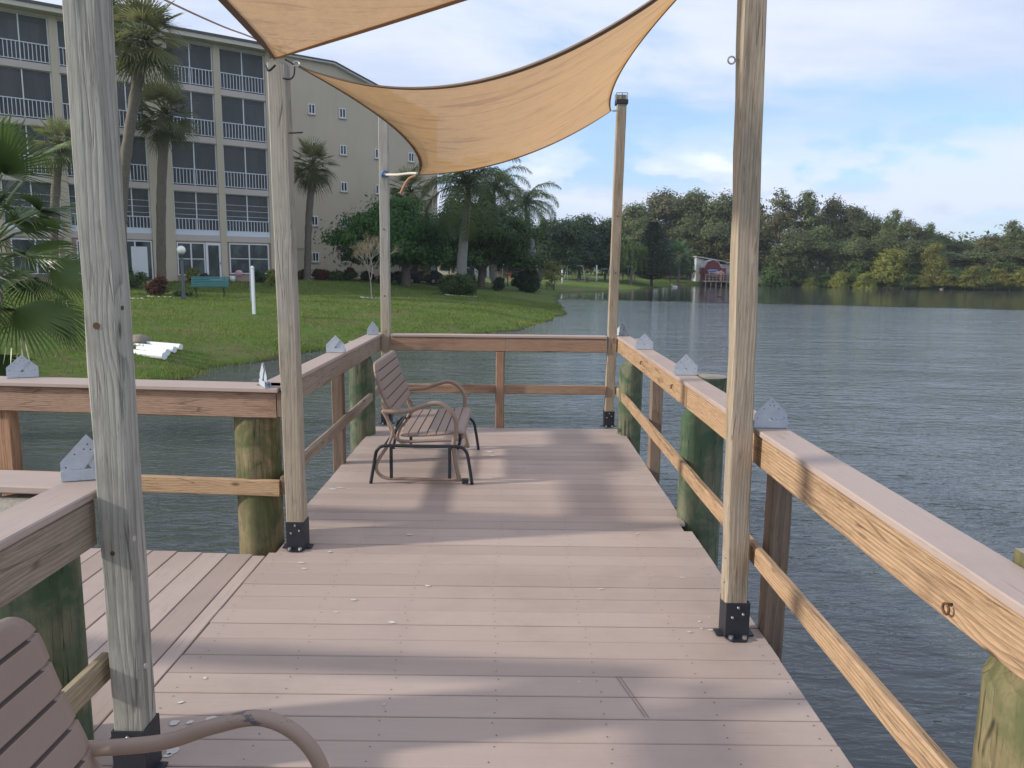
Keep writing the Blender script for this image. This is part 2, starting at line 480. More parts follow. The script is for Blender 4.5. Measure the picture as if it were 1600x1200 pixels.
# right rail
railing('dock_railing', 'long railing on the right side with golden top board and taupe cap', [
    ('rail_cap', (1.1, 3, 0), M_deckY, lambda m: (m.box(1.052, 1.192, -.6, 3.26, .9, ZC, .004), m.box(1.05, 1.19, 3.265, 5.55, .9, ZC, .004), m.box(1.052, 1.192, 5.555, 7.86, .9, ZC, .004))),
    ('top_board', (1.1, 3, 0), W_warmY, lambda m: (m.timber('Y', -.6, 4.62, 1.064, 1.102, Z0, .898, seed=1), m.timber('Y', 4.624, 7.80, 1.063, 1.101, Z0+.002, .898, seed=2))),
    ('lower_rail', (1.1, 3, 0), W_warmY, lambda m: (m.timber('Y', -.6, 3.28, 1.062, 1.1, .325, .412, .008, seed=3), m.timber('Y', 3.284, 7.8, 1.063, 1.101, .325, .412, .008, seed=4))),
    ('rail_post', (1.1, 3, 0), W_darkZ, lambda m: m.timber('Z', -.25, .898, 1.135, 1.225, 3.24, 3.33)),
    ('rail_post', (1.1, 3, 0), W_darkZ, lambda m: m.timber('Z', -.25, .898, 1.125, 1.215, 6.1, 6.19)),
    ], [(1.062, 1.76, .80), (1.062, 5.02, .835), (1.062, 6.25, .84)])
# far rail
railing('dock_railing', 'short railing across the far end of the dock between two tall posts', [
    ('rail_cap', (0, 7.75, 0), M_deckX, lambda m: m.box(-1.2, .95, 7.69, 7.83, .9, ZC, .004)),
    ('top_board', (0, 7.75, 0), W_warmX, lambda m: (m.timber('X', -1.2, -.06, 7.70, 7.738, Z0, .898, seed=1), m.timber('X', -.056, .95, 7.70, 7.738, Z0, .898, seed=5))),
    ('lower_rail', (0, 7.75, 0), W_warmX, lambda m: (m.timber('X', -1.2, -.06, 7.70, 7.738, .335, .425, seed=6), m.timber('X', -.056, .95, 7.70, 7.738, .335, .425, seed=7))),
    ('rail_post', (0, 7.75, 0), W_darkZ, lambda m: m.timber('Z', -.25, .898, -.155, -.066, 7.7405, 7.83)),
    ('rail_post', (0, 7.75, 0), wood('warm_post', 'Z', (.38, .24, .16), (.23, .13, .085), (.15, .08, .05), ring=18), lambda m: m.timber('Z', .0, .76, -.15, -.07, 7.655, 7.698)),
    ])
# left rail, beyond the second post
railing('dock_railing', 'grey weathered railing on the left side behind the far bench', [
    ('rail_cap', (-1.34, 6, 0), M_deckY, lambda m: (m.box(-1.435, -1.295, 4.30, 7.86, .9, ZC, .004),)),
    ('top_board', (-1.34, 6, 0), W_greyY, lambda m: m.timber('Y', 4.36, 7.82, -1.345, -1.307, Z0, .898, seed=1)),
    ('lower_rail', (-1.34, 6, 0), W_greyY, lambda m: m.timber('Y', 4.40, 7.82, -1.344, -1.306, .32, .41, .012, .004, seed=2)),
    ('rail_post', (-1.34, 6, 0), W_darkZ, lambda m: m.timber('Z', -.25, .898, -1.435, -1.346, 6.12, 6.21)),
    ])
# near left rail
railing('dock_railing', 'near left railing ending at the tall grey post, beside the close bench', [
    ('rail_cap', (-1.3, 1, 0), M_deckY, lambda m: m.box(-1.385, -1.238, -.6, 2.42, .9, ZC, .004)),
    ('top_board', (-1.3, 1, 0), W_greyY, lambda m: m.timber('Y', -.6, 2.25, -1.285, -1.247, Z0-.01, .898, seed=1)),
    ('lower_rail', (-1.3, 1, 0), W_lowY, lambda m: m.timber('Y', -.6, 2.28, -1.284, -1.246, .30, .39, .01, seed=2)),
    ])
# side-walkway far rail (slightly skewed)
def skew(m, f):
    n0 = len(m.v); f(); 
    for i in range(n0, len(m.v)):
        x, y, z = m.v[i]; m.v[i] = (x, y-x*.085, z)
t = thing('dock_railing', 'left walkway railing with reddish top board meeting the second post', 'railing', (-1.3, 4.2, 0), 0, 'railings around the dock')
def sk(name, mat, f):
    m = MB((0, 0, 0)); skew(m, lambda: f(m)); return m.build(name, mat, t)
sk('rail_cap', M_deckX, lambda m: m.box(-7, .02, .0, .215, .9-.0, ZC, .004))
sk('top_board', W_warmX, lambda m: m.timber('X', -7, -.0, .03, .068, Z0-.01, .898, seed=3))
sk('end_block', W_darkZ, lambda m: m.timber('Z', Z0, .898, .002, .04, .03, .12))
sk('lower_rail', W_lowX, lambda m: m.timber('X', -7, -.0, .03, .068, .30, .395, .006, .003, seed=4))
sk('lower_block', W_darkZ, lambda m: m.timber('Z', .31, .41, .002, .04, .05, .2))
sk('rail_post', wood('warm_post2', 'Z', (.42, .25, .15), (.25, .14, .08), (.15, .08, .05), ring=18), lambda m: m.timber('Z', -.25, .898, -1.69, -1.60, .07, .16))
sk('rail_post', W_darkZ, lambda m: m.timber('Z', -.25, .898, -4.4, -4.31, .07, .16))
# side-walkway near rail
t = thing('dock_railing', 'left walkway railing cap running off frame behind the near corner', 'railing', (-1.45, 2.45, 0), 0, 'railings around the dock')
sk('rail_cap', M_deckX, lambda m: m.box(-6, .055, -.08, .10, .9-.03, ZC-.03, .004))
sk('top_board', W_warmX, lambda m: m.timber('X', -6, -.45, .065, .1, Z0-.03, .868, seed=3))

# ---- pilings
def piling(x, y, r, zt, label, mat=W_pile, cut=None, n=28):
    t = thing('piling', label, 'piling', (x, y, 0), 0, 'round timber pilings under the dock')
    m = MB()
    rr = random.Random(int(x*100+y*1000)); ph = [rr.uniform(0, 6) for _ in range(4)]
    zs = list(np.linspace(-1.8, -.05, 6))+list(np.linspace(0, zt, 8))
    vs = []
    for z in zs:
        for k in range(n):
            a = 2*PI*k/n
            q = r*(1+.02*math.sin(2*a+ph[0]+z*.6)+.014*math.sin(5*a+ph[1]-z)+.008*math.sin(9*a+ph[2]+z*3))
            px, py = q*math.cos(a), q*math.sin(a)
            if cut and z > Z0-.02:
                if cut[0] == '+': px = max(px, cut[1]-x)
                else: px = min(px, cut[1]-x)
            vs.append((px, py, z))
    fs = [(i*n+k, i*n+(k+1) % n, (i+1)*n+(k+1) % n, (i+1)*n+k) for i in range(len(zs)-1) for k in range(n)]
    m.add(vs, fs, 0, True)
    top = vs[-n:]; c = (sum(p[0] for p in top)/n, sum(p[1] for p in top)/n, zt+.004)
    m.add([c]+top, [(0, 1+k, 1+(k+1) % n) for k in range(n)], 1, False)
    m.build('piling_log', [mat, M_endgrain], t); return t
M_endgrain = plain('end_grain', (.30, .27, .22), .9, 0, .3, 25, .5, 60)
piling(1.23, 4.86, .135, .93, 'green stained piling in the middle of the right railing', W_pile, ('+', 1.196))
piling(1.16, 7.42, .115, .925, 'green stained piling by the far right corner post', W_pile, ('+', 1.196))
piling(1.225, 1.62, .14, .955, 'yellow green cracked piling at the lower right of the dock', W_pile2, ('+', 1.196))
piling(-1.455, 4.38, .125, .74, 'brown and green piling under the left walkway rail corner', W_pile2)
piling(-1.415, 7.28, .12, .89, 'grey green piling behind the far bench', W_pile, ('-', -1.35))
piling(-1.52, 2.33, .15, .85, 'dark green piling beside the close bench', W_pile)
piling(1.23, -.4, .135, .93, 'piling beyond the lower right edge', W_pile, ('+', 1.196))
for q, (x, y) in enumerate([(-5.2, 4.55), (-5.2, 2.2)]):
    piling(x, y, .13, .7, 'piling under the walkway %s' % ('far side' if q == 0 else 'near side'))

# ---- tall sail posts
def sail_post(x, y, h, label, mat, lean=(0, 0), rz=0., w=.089, bw=.104, screws=True):
    t = thing('sail_post', label, 'post', (x, y, 0), rz, 'tall timber posts holding the shade sails')
    m = MB(); m.timber('Z', .012, h, -w/2, w/2, -w/2, w/2, .005, .003, .22, seed=int(h*100))
    for i, p in enumerate(m.v): m.v[i] = (p[0]+lean[0]*p[2], p[1]+lean[1]*p[2], p[2])
    m.build('timber', mat, t)
    b = MB(); k = bw/2; zt = .165
    b.box(-k, k, -k, -k+.005, .004, zt, .001); b.box(-k, k, k-.005, k, .004, zt, .001)
    b.box(-k, -k+.005, -k+.005, k-.005, .004, zt, .001); b.box(k-.005, k, -k+.005, k-.005, .004, zt, .001)
    # toe flange
    b.prism([(-k, 0), (-k+.018, -.034), (k-.018, -.034), (k, 0)], .006, Matrix.Translation((0, -k, .007)) @ Matrix.Rotation(-PI/2, 4, 'X'))
    b.box(-k-.03, -k, -.03, .03, .003, .009); b.box(k, k+.03, -.03, .03, .003, .009)
    br = b.build('base_bracket', M_black, t)
    for (sx, sz) in ((.0, .145), (.022, .115), (-.024, .10)):
        s = MB(); s.tube([(sx, -k+.001, sz), (sx, -k-.006, sz)], [.0068, .005], 8); s.build('screw', M_bolt, br)
    for sx in (-.03, .03):
        s = MB(); s.tube([(sx, -k-.016, .008), (sx, -k-.016, .022)], .0105, 6, smooth=False); s.build('bolt', M_bolt, br)
    return t
P_NL = sail_post(-1.174, 2.262, 3.0, 'closest tall grey post at left with rust stained screw holes', W_postg, (-.0005, 0), w=.094)
P_L2 = sail_post(-1.207, 4.25, 2.63, 'second tall grey post at left where both shade sails are tied', W_post, (-.010, 0), w=.096)
P_FL = sail_post(-1.262, 7.78, 3.05, 'far left corner post with blue cord and rope tie', W_post, (.002, 0))
P_FR = sail_post(1.0, 7.76, 3.19, 'far right corner post with black cap', W_tanZ, (.01, 0))
P_NR = sail_post(1.0, 3.24, 3.1, 'tall tan post on the right with an eye bolt near its top', W_tanZ, (-.026, 0), w=.092)
# wood bolts on near left post
def stud(parent, x, y, z, r, mat, nm='bolt_head', d=(1, 0, 0)):
    m = MB(); d = Vector(d); p = Vector((x, y, z)); m.tube([p-d*.004, p+d*.0035], [r, r*.8], 10); m.build(nm, mat, parent)
for (x, y, z, d, r, mt) in ((.046, -.03, .78, (1, 0, 0), .011, M_bolt), (.046, -.01, .36, (1, 0, 0), .011, M_bolt), (-.01, -.046, .74, (0, -1, 0), .009, M_rust), (-.012, -.046, 1.42, (0, -1, 0), .012, M_rust), (.046, -.012, 1.47, (1, 0, 0), .008, M_rust)):
    stud(P_NL, x, y, z, r, mt, d=d)
for z in (1.62, .83): stud(P_L2, .046-.01, -.02, z*.5, .006, M_rust)
for z in (.86, .66, .36, .25): stud(P_NR, -.046-.01, -.012, z, .008, M_bolt)
for z in (.9, 1.55, 2.1): stud(P_FR, .02, -.046, z, .008, M_rust, d=(0, -1, 0))
for z in (1.3, 1.95): stud(P_FL, .0, -.046, z, .008, M_rust, d=(0, -1, 0))
m = MB(); m.tube([(-.01, -.02, 2.28), (.10, -.03, 2.285)], .004, 6); m.build('nail', M_rust, P_L2)
# eye bolt
e = at(1143, 94, 3.24)-Vector((1.0, 3.24, 0))
m = MB(); m.tube([(-.09, 0, e.z)]+[(e.x+.014*math.cos(a), 0, e.z+.014*math.sin(a)) for a in np.linspace(0.05, 2*PI-.1, 16)], .0035, 8); m.build('eye_bolt', M_bolt, P_NR)
# cap of far right post
m = MB(); m.box(-.058, .058, -.058, .058, 3.15, 3.19, .003); c = m.build('post_cap', M_black, P_FR)
for v in c.data.vertices: v.co.x += .031
m = MB(); m.box(-.02, .075, -.045, .045, 3.191, 3.235, .004); m.build('top_block', W_tanZ, P_FR)
m = MB()
for a in (-.048, .048):
    for b in (-.024, .03, .082): m.tube([(b, a, 3.19), (b, a, 3.25)], .003, 6)
    m.tube([(-.024, a, 3.25), (.082, a, 3.25)], .003, 6)
m.build('cap_cage', M_black, P_FR)

# ---- galvanised brackets on the rail caps
def bracket(px, py, label, rz=0., mir=False, w=.145, h=.135, z=ZC, xy=None, tilt=0.):
    p = at_z(px, py, z) if xy is None else Vector((xy[0], xy[1], z))
    t = thing('roof_bracket', label, 'metal bracket', p, rz, 'galvanised brackets standing on the rail caps')
    t.rotation_euler = (tilt, 0, rz)
    s = -1 if mir else 1; I = Matrix.Identity(4); k = w/2
    m = MB(); m.box(-k, k, -.012, -.0095, .001, .036, .0006); m.box(-k, k, -.012, .022, .001, .0035, .0006); m.box(-k, k, .0195, .022, .0036, .03, .0006)
    m.build('base_channel', M_galv, t)
    for sg, yo in ((s, -.006), (-s, .0)):
        poly = [(-k*sg, .02), (-k*sg, .062), (0, h), (k*.5*sg, h*.72), (-k*.2*sg, .03), (-k*.5*sg, .02)]
        m = MB(); m.prism(poly, .002, Matrix.Translation((0, yo, 0)))
        for (hx, hz) in ((-.8, .045), (-.45, .085), (0.05, .115), (-.1, .1), (.15, .098)):
            c = Vector((hx*k*sg, yo-.0013 if sg == s else yo-.0013, hz)); r = .0028
            m.add([c+Vector((r*math.cos(a), 0, r*math.sin(a))) for a in np.linspace(0, 2*PI, 7)[:-1]], [tuple(range(5, -1, -1))], 1)
        m.build('gusset_plate', [M_galv, M_screw], t)
    return t
bracket(1206, 667, 'bracket on the right rail cap just past the tall tan post', xy=(1.12, 3.28))
bracket(1078, 588, 'bracket on the right rail cap above the middle green piling', xy=(1.12, 4.93), mir=True)
bracket(1013, 549, 'bracket on the right rail cap, second from the far corner', xy=(1.12, 6.5), mir=True)
bracket(970, 524, 'bracket on the right rail cap hiding behind the far right post', xy=(1.12, 7.8), rz=-.9)
bracket(530, 549, 'bracket on the left rail cap behind the far bench', xy=(-1.365, 6.0))
bracket(588, 519, 'bracket at the far left corner of the rail cap', xy=(-1.36, 7.6), w=.11, rz=.35)
bracket(410, 606, 'bracket on the walkway cap beside the second post', rz=-1.05, xy=(-1.375, 4.27))
bracket(36, 590, 'bracket on the left walkway cap in front of the fan palm', rz=.5, w=.16)
bracket(118, 748, 'large near bracket on the corner cap beside the closest post', xy=(-1.32, 2.36), rz=.35, w=.15, h=.145)

# ---- gliders
def panel(mb, P0, P1, hw, ns, th, rc, curve=0., groove=.006, rows=60, cols=22, round_bottom=True, lip=0., flip=False):
    P0 = Vector((P0[0], 0, P0[1])); P1 = Vector((P1[0], 0, P1[1])); d = P1-P0; L = d.length; d.normalize()
    nrm = Vector((d.z, 0, -d.x))*(-1 if flip else 1)
    vs = []
    vv = sorted(set([round(i/rows, 5) for i in range(rows+1)]+[round((k+e)/ns, 5) for k in range(1, ns) for e in (-.07, -.035, 0, .035, .07)]))
    R_ = len(vv)
    for side in (1, -1):
        for v in vv:
            s = v*L
            e = min(s if round_bottom else 9, L-s)
            w = hw-(rc-math.sqrt(max(0, rc*rc-(rc-e)**2)) if e < rc else 0)
            g = 0
            q = v*ns; fq = abs(q-round(q))
            if side == 1 and fq < .05 and .5 < q < ns-.5: g = groove
            for c in range(cols+1):
                u = -1+2*c/cols
                edge = 1-max(0, abs(u)-.93)/.07*.75
                ez = min(1, e/.012) if (round_bottom or s > L/2) else 1
                o = nrm*(side*th/2*edge*(.35+.65*ez)-g+curve*math.sin(PI*v))
                if lip: o -= nrm*lip*max(0, (v-.85)/.15)**2
                vs.append(P0+d*s+o+Vector((0, w*u, 0)))
    C = cols+1; fs = []
    for r in range(R_-1):
        for c in range(cols):
            a = r*C+c; fs.append((a, a+C, a+C+1, a+1)); b = a+R_*C; fs.append((b, b+1, b+C+1, b+C))
    for r in range(R_-1):
        a = r*C; b = a+R_*C; fs.append((a, b, b+C, a+C)); a += cols; b += cols; fs.append((a, a+C, b+C, b))
    for c in range(cols):
        a = c; b = c+R_*C; fs.append((a, a+1, b+1, b)); a = (R_-1)*C+c; b = a+R_*C; fs.append((a, b, b+1, a+1))
    b0 = len(mb.f); mb.add(vs, fs, 0, True)
    for r in range(R_-1):
        q = (vv[r]+vv[r+1])/2*ns
        if abs(q-round(q)) < .055 and .5 < q < ns-.5:
            for c in range(1, cols-1): mb.m[b0+(r*cols+c)*2] = 1
def make_glider(label, loc):
    t = thing('glider_bench', label, 'glider bench', loc, 0, 'tan metal glider benches')
    m = MB(); panel(m, (-.215, .49), (-.355, .89), .51, 6, .040, .11, -.014, .008); m.build('backrest', [M_panel, M_groove], t)
    m = MB(); panel(m, (-.17, .352), (.315, .388), .51, 7, .036, .05, -.010, .009, lip=.022, flip=True)
    m.box(.285, .312, -.47, .47, .325, .362, .01); m.build('seat', [M_panel, M_groove], t)
    for y in (-.54, .54):
        m = MB()
        arm = catmull([(-.29, y*.97, .535), (-.107, y, .543), (.015, y, .584), (.117, y, .605), (.198, y, .568), (.249, y, .492), (.256, y, .40), (.236, y, .289), (.249, y, .157), (.284, y, .02)])
        m.tube(arm, .0172, 14); m.build('armrest', M_tan, t)
        m = MB()
        lp = catmull([(-.285, y*.98, .545), (-.245, y*.99, .472), (-.208, y, .401), (-.239, y, .3), (-.31, y, .188), (-.335, y, .117), (-.31, y, .062), (-.249, y, .036), (-.107, y, .033), (.1, y, .03), (.272, y, .032)])
        m.tube(lp, .0125, 12); m.build('side_frame', M_tan, t)
        yy = y*.955
        m = MB(); m.tube(catmull([(-.29, yy, .6), (-.262, yy, .52), (-.235, yy, .42), (-.19, yy, .335), (-.12, yy, .312), (.05, yy, .318), (.27, yy, .33)]), .012, 10); m.build('seat_frame', M_tan, t)
        yb = y*1.02
        m = MB(); m.tube(catmull([(-.376, yb, 0), (-.345, yb, .17), (-.325, yb, .25), (-.27, yb, .285), (-.1, yb, .285), (.1, yb, .285), (.27, yb, .285), (.328, yb, .25), (.35, yb, .17), (.376, yb, 0)]), .0125, 10); m.build('base_leg', M_black, t)
        for x in (-.22, .21):
            m = MB(); m.box(x-.012, x+.012, yb-.02 if y < 0 else yb-.012, yb-.008 if y < 0 else yb+.02, .045, .285, .003, M=Matrix.Identity(4)); m.build('link_arm', M_black, t)
    m = MB(); m.tube([(-.27, -.55, .285), (-.27, .55, .285)], .011, 8); m.build('cross_bar', M_black, t)
    m = MB(); m.tube([(.27, -.55, .27), (.27, .55, .27)], .011, 8); m.build('cross_bar', M_black, t)
    m = MB(); m.box(.30, .35, -.575, -.54, .01, .045, .004); m.tube([(.315, -.58, .02), (.315, -.535, .02)], .014, 8); m.build('lock_clamp', M_black, t)
    return t
g1 = make_glider('tan glider bench at the far left of the dock, seat facing right', (-.655, 6.125, .002))
g2 = copy_tree(g1); g2.location = (-.665, 1.045, .002)
g2['label'] = 'closest tan glider bench, only backrest and scuffed armrest in view at lower left'
# worn paint on the close armrest
m_, nt_, out_ = new_mat('worn_tan_paint'); N_w = NT(nt_); tc_ = N_w.n('TexCoord').outputs['Object']
f_ = N_w.noise(N_w.mapping(tc_, (14, 30, 30)), 1, 5, .7); sp_ = N_w.n('SeparateXYZ'); N_w.link(tc_, sp_.inputs[0])
k_ = N_w.math('MULTIPLY', N_w.ss(sp_.outputs[2], .585, .60), N_w.math('MULTIPLY', N_w.ss(f_, .55, .61), N_w.ss(sp_.outputs[0], .0, .08)))
p_ = N_w.n('BsdfPrincipled', i_Base_Color=N_w.mix(k_, (.30, .215, .165), (.10, .09, .095)), i_Roughness=.45); N_w.link(p_.outputs[0], out_.inputs[0])
for ch in g2.children:
    if ch.name.startswith('armrest'):
        ch.data = ch.data.copy(); ch.data.materials[0] = m_

# ------------------------------------------------------------------ shade sails
def sail_mat():
    m, nt, out = new_mat('shade_fabric'); N = NT(nt)
    uv = N.n('Attribute', attribute_name='suv').outputs['Vector']
    tc = N.n('TexCoord').outputs['Object']
    f = N.noise(N.mapping(uv, (3, 26, 1)), 1, 4, .6, .8)
    w = N.noise(tc, 9, 5, .6)
    fb = N.noise(N.mapping(uv, (220, 220, 1)), 1, 2)
    c = N.mix(w, (.57, .34, .15), (.67, .42, .205))
    c = N.mix(N.ss(f, .52, .66, 0, .5), c, (.36, .205, .11))
    c = N.mix(N.ss(N.noise(tc, 22, 3), .7, .78, 0, .4), c, (.3, .17, .08))
    su = N.n('SeparateXYZ'); N.link(uv, su.inputs[0]); sm_ = N.math('ABSOLUTE', N.math('SUBTRACT', N.math('FRACT', N.math('MULTIPLY', su.outputs[1], 2.6)), .5))
    c = N.mix(N.ss(sm_, .004, .009, .4, 0.), c, (.33, .19, .10)); c = N.mix(N.ss(N.noise(tc, 2.2, 5, .7), .5, .75, 0, .3), c, (.42, .27, .15))
    d = N.n('BsdfDiffuse', i_Color=c); t = N.n('BsdfTranslucent', i_Color=c)
    b = N.n('Bump', i_Strength=.6, i_Distance=.01, i_Height=N.math('ADD', N.math('MULTIPLY', f, 2.), N.math('ADD', N.math('MULTIPLY', w, 1.5), N.math('MULTIPLY', fb, .15))))
    N.link(b.outputs[0], d.inputs['Normal']); N.link(b.outputs[0], t.inputs['Normal'])
    mx = N.n('MixShader', i_Fac=.55); N.link(d.outputs[0], mx.inputs[1]); N.link(t.outputs[0], mx.inputs[2])
    tr = N.n('BsdfTransparent'); m2 = N.n('MixShader', i_Fac=.06); N.link(mx.outputs[0], m2.inputs[1]); N.link(tr.outputs[0], m2.inputs[2])
    N.link(m2.outputs[0], out.inputs[0]); return m
M_sail = sail_mat()
M_hem = plain('brown_hem', (.21, .15, .11), .8)
M_hemt = plain('tan_hem', (.38, .22, .11), .8)
def edge(a, b, off, n=40, p=1.):
    a, b, off = Vector(a), Vector(b), Vector(off)
    return [a.lerp(b, i/n)+off*(4*(i/n)*(1-i/n)) for i in range(n+1)]
def coons(E0, E1, F0, F1, name, parent, off, belly=0.):
    "E0: u at v=0, E1: u at v=1, F0: v at u=0, F1: v at u=1"
    n = len(E0)-1; m = len(F0)-1; vs = []; uvs = []
    for j in range(m+1):
        v = j/m
        for i in range(n+1):
            u = i/n
            p = (1-v)*E0[i]+v*E1[i]+(1-u)*F0[j]+u*F1[j]-((1-u)*(1-v)*E0[0]+u*(1-v)*E0[-1]+(1-u)*v*E1[0]+u*v*E1[-1])
            p = p+Vector((0, 0, -belly*16*u*(1-u)*v*(1-v)))
            p = p+Vector((0, 0, .006*math.sin(v*19+3*u)*min(1, 6*u*(1-u))))
            vs.append(p-off); uvs.append((u, v, 0))
    me = bpy.data.meshes.new(name)
    fs = [(j*(n+1)+i, j*(n+1)+i+1, (j+1)*(n+1)+i+1, (j+1)*(n+1)+i) for j in range(m) for i in range(n)]
    me.from_pydata([tuple(v) for v in vs], [], fs); me.materials.append(M_sail)
    me.polygons.foreach_set('use_smooth', [True]*len(fs))
    a = me.attributes.new('suv', 'FLOAT_VECTOR', 'POINT'); a.data.foreach_set('vector', np.array(uvs).ravel())
    return link_mesh(name, me, parent)
def hem(E, inward, w, th, mat, parent, off):
    m = MB(off); vs = []
    n = len(E)
    for i, p in enumerate(E):
        ww = w*min(1, .35+4*min(i, n-1-i)/n)
        q = p+Vector(inward[i])*ww if isinstance(inward, list) else p+Vector(inward)*ww
        vs += [p+Vector((0, 0, th)), q+Vector((0, 0, th)), q-Vector((0, 0, th)), p-Vector((0, 0, th))]
    fs = []
    for i in range(n-1):
        for k in range(4): fs.append((i*4+k, i*4+(k+1) % 4, (i+1)*4+(k+1) % 4, (i+1)*4+k))
    m.add(vs, fs, 0, False); return m.build('hem', mat, parent)
SA = at(466, 104, 4.32); SD = Vector((.90, 3.34, 2.93)); SB = at(652, 272, 7.3); SC = at(955, 173, 7.62)
S1 = thing('shade_sail', 'wide tan shade sail stretched across the dock between four posts', 'shade sail', (0, 5, 2.5), 0, 'tan shade sails')
n = 40
E_AD = edge(SA, SD, (0, .30, -.235), n); E_BC = edge(SB, SC, (.0, -.3, -.19), n)
E_AB = edge(SA, SB, (.22, 0, -.02), n); E_DC = edge(SD, SC, (-.16, 0, -.04), n)
off = Vector((0, 5, 2.5))
coons(E_AD, E_BC, E_AB, E_DC, 'sail_cloth', S1, off, .02)
def inward(E, C): 
    out = []
    for i, p in enumerate(E):
        t = (E[min(i+1, len(E)-1)]-E[max(i-1, 0)]).normalized(); d = Vector(C)-p; d = (d-t*d.dot(t)); d.z *= .3; out.append(d.normalized())
    return out
CEN = (SA+SB+SC+SD)/4
hem(E_AD, inward(E_AD, CEN), .05, .004, M_hem, S1, off)
hem(E_BC, inward(E_BC, CEN), .03, .004, M_hemt, S1, off)
hem(E_AB, inward(E_AB, CEN), .03, .004, M_hem, S1, off)
hem(E_DC, inward(E_DC, CEN), .03, .004, M_hemt, S1, off)
# second sail
TA = at(428, 92, 4.2); TB = Vector((-1.32, 2.55, 2.80)); TC = Vector((.90, 3.14, 2.96))
S2 = thing('shade_sail', 'near tan shade sail overhead at top left, cut off by the frame', 'shade sail', (0, 3, 2.7), 0, 'tan shade sails')
off2 = Vector((0, 3, 2.7)); TM = TA.lerp(TC, .001)
Ea = edge(TA, TB, (.02, 0, -.01), n); Eb = edge(TA, TC, (-.05, -.12, -.07), n)
vs = []; uvs = []
Eb2 = Eb
me = bpy.data.meshes.new('sail_cloth'); fs = []
for j in range(n+1):
    for i in range(n+1):
        u = i/n; far = edge(Ea[j], Eb[j], (0, .12*j/n*(.5 if True else 0), -.02*j/n), 2)
        p = Ea[j].lerp(Eb[j], u)+Vector((0, .14*(j/n)**2*4*u*(1-u), -.03*4*u*(1-u)*j/n))
        vs.append(tuple(p-off2)); uvs.append((u, j/n, 0))
for j in range(n):
    for i in range(n): fs.append((j*(n+1)+i, j*(n+1)+i+1, (j+1)*(n+1)+i+1, (j+1)*(n+1)+i))
me.from_pydata(vs, [], fs); me.materials.append(M_sail); me.polygons.foreach_set('use_smooth', [True]*len(fs))
a = me.attributes.new('suv', 'FLOAT_VECTOR', 'POINT'); a.data.foreach_set('vector', np.array(uvs).ravel()); link_mesh('sail_cloth', me, S2)
CT = (TA+TB+TC)/3
hem(Ea, inward(Ea, CT), .035, .004, M_hem, S2, off2); hem(Eb, inward(Eb, CT), .025, .004, M_hemt, S2, off2)
# hardware
def ring(px, py, Y, r, mat, name, label, cat, parent=None, tilt=0):
    c = at(px, py, Y)
    m = MB(); m.tube([(r*math.cos(a), .3*r*math.sin(a), .8*r*math.sin(a)+tilt*r*math.cos(a)) for a in np.linspace(0, 2*PI, 17)[:-1]], .0035, 8, closed=True)
    o = m.build(name, mat, parent); o.location = c; 
    if label: tag(o, label, cat)
    return o
ring(463, 100, 4.28, .017, M_bolt, 'carabiner', 'steel ring holding the wide sail at the second post', 'ring')
def cord(path, r, mat, name, label, cat, k=5):
    P = catmull(path, k); c = P[0]
    m = MB(c); m.tube(P, r, 7); o = m.build(name, mat); o.location = c; return tag(o, label, cat)
cord([at(446, 93, 4.2), at(455, 98, 4.26), at(460, 104, 4.28), at(459, 118, 4.25), at(452, 124, 4.22), at(442, 122, 4.2)], .0045, M_black, 'tie_hook', 'black hook strap wrapped on the second post top', 'hook')
cord([at(414, 102, 4.16), at(419, 110, 4.15), at(424, 108, 4.15), at(430, 102, 4.16)], .006, M_black, 'shackle', 'black shackle under the corner of the near sail', 'shackle')
cord([at(652, 271, 7.3), at(640, 271, 7.4), at(622, 273, 7.5), at(606, 273, 7.68), at(597, 273, 7.72)], .012, M_rope, 'rope', 'pale rope tying the wide sail to the far left post', 'rope')
cord([at(650, 275, 7.3), at(640, 279, 7.3), at(633, 288, 7.3), at(626, 303, 7.3)], .013, M_hemt, 'webbing_tail', 'frayed tan webbing hanging from the sail corner', 'strap')
cord([at(596, 271, 7.72), at(601, 275, 7.70), at(606, 270, 7.70), at(600, 268, 7.69), at(597, 276, 7.7), at(608, 274, 7.7)], .009, M_blue, 'blue_cord', 'blue cord knotted round the far left post', 'cord')
cord([at(957, 173, 7.62), at(962, 173, 7.65), at(968, 172, 7.69)], .008, M_bolt, 'turnbuckle', 'steel hook joining the wide sail to the far right post', 'hook')
cord([at(250, -4, 3.0), at(300, 20, 3.3), at(350, 42, 3.7), at(403, 63, 4.1), at(420, 85, 4.2)], .004, plain('pinkish_rope', (.5, .42, .42), .9), 'guy_rope', 'thin pinkish rope running up from the second post to the top left', 'rope')
cord([SD+Vector((0, 0, 0)), Vector((.95, 3.24, 2.96))], .006, M_bolt, 'sail_hook', 'steel hook at the top of the right post, above the frame', 'hook')

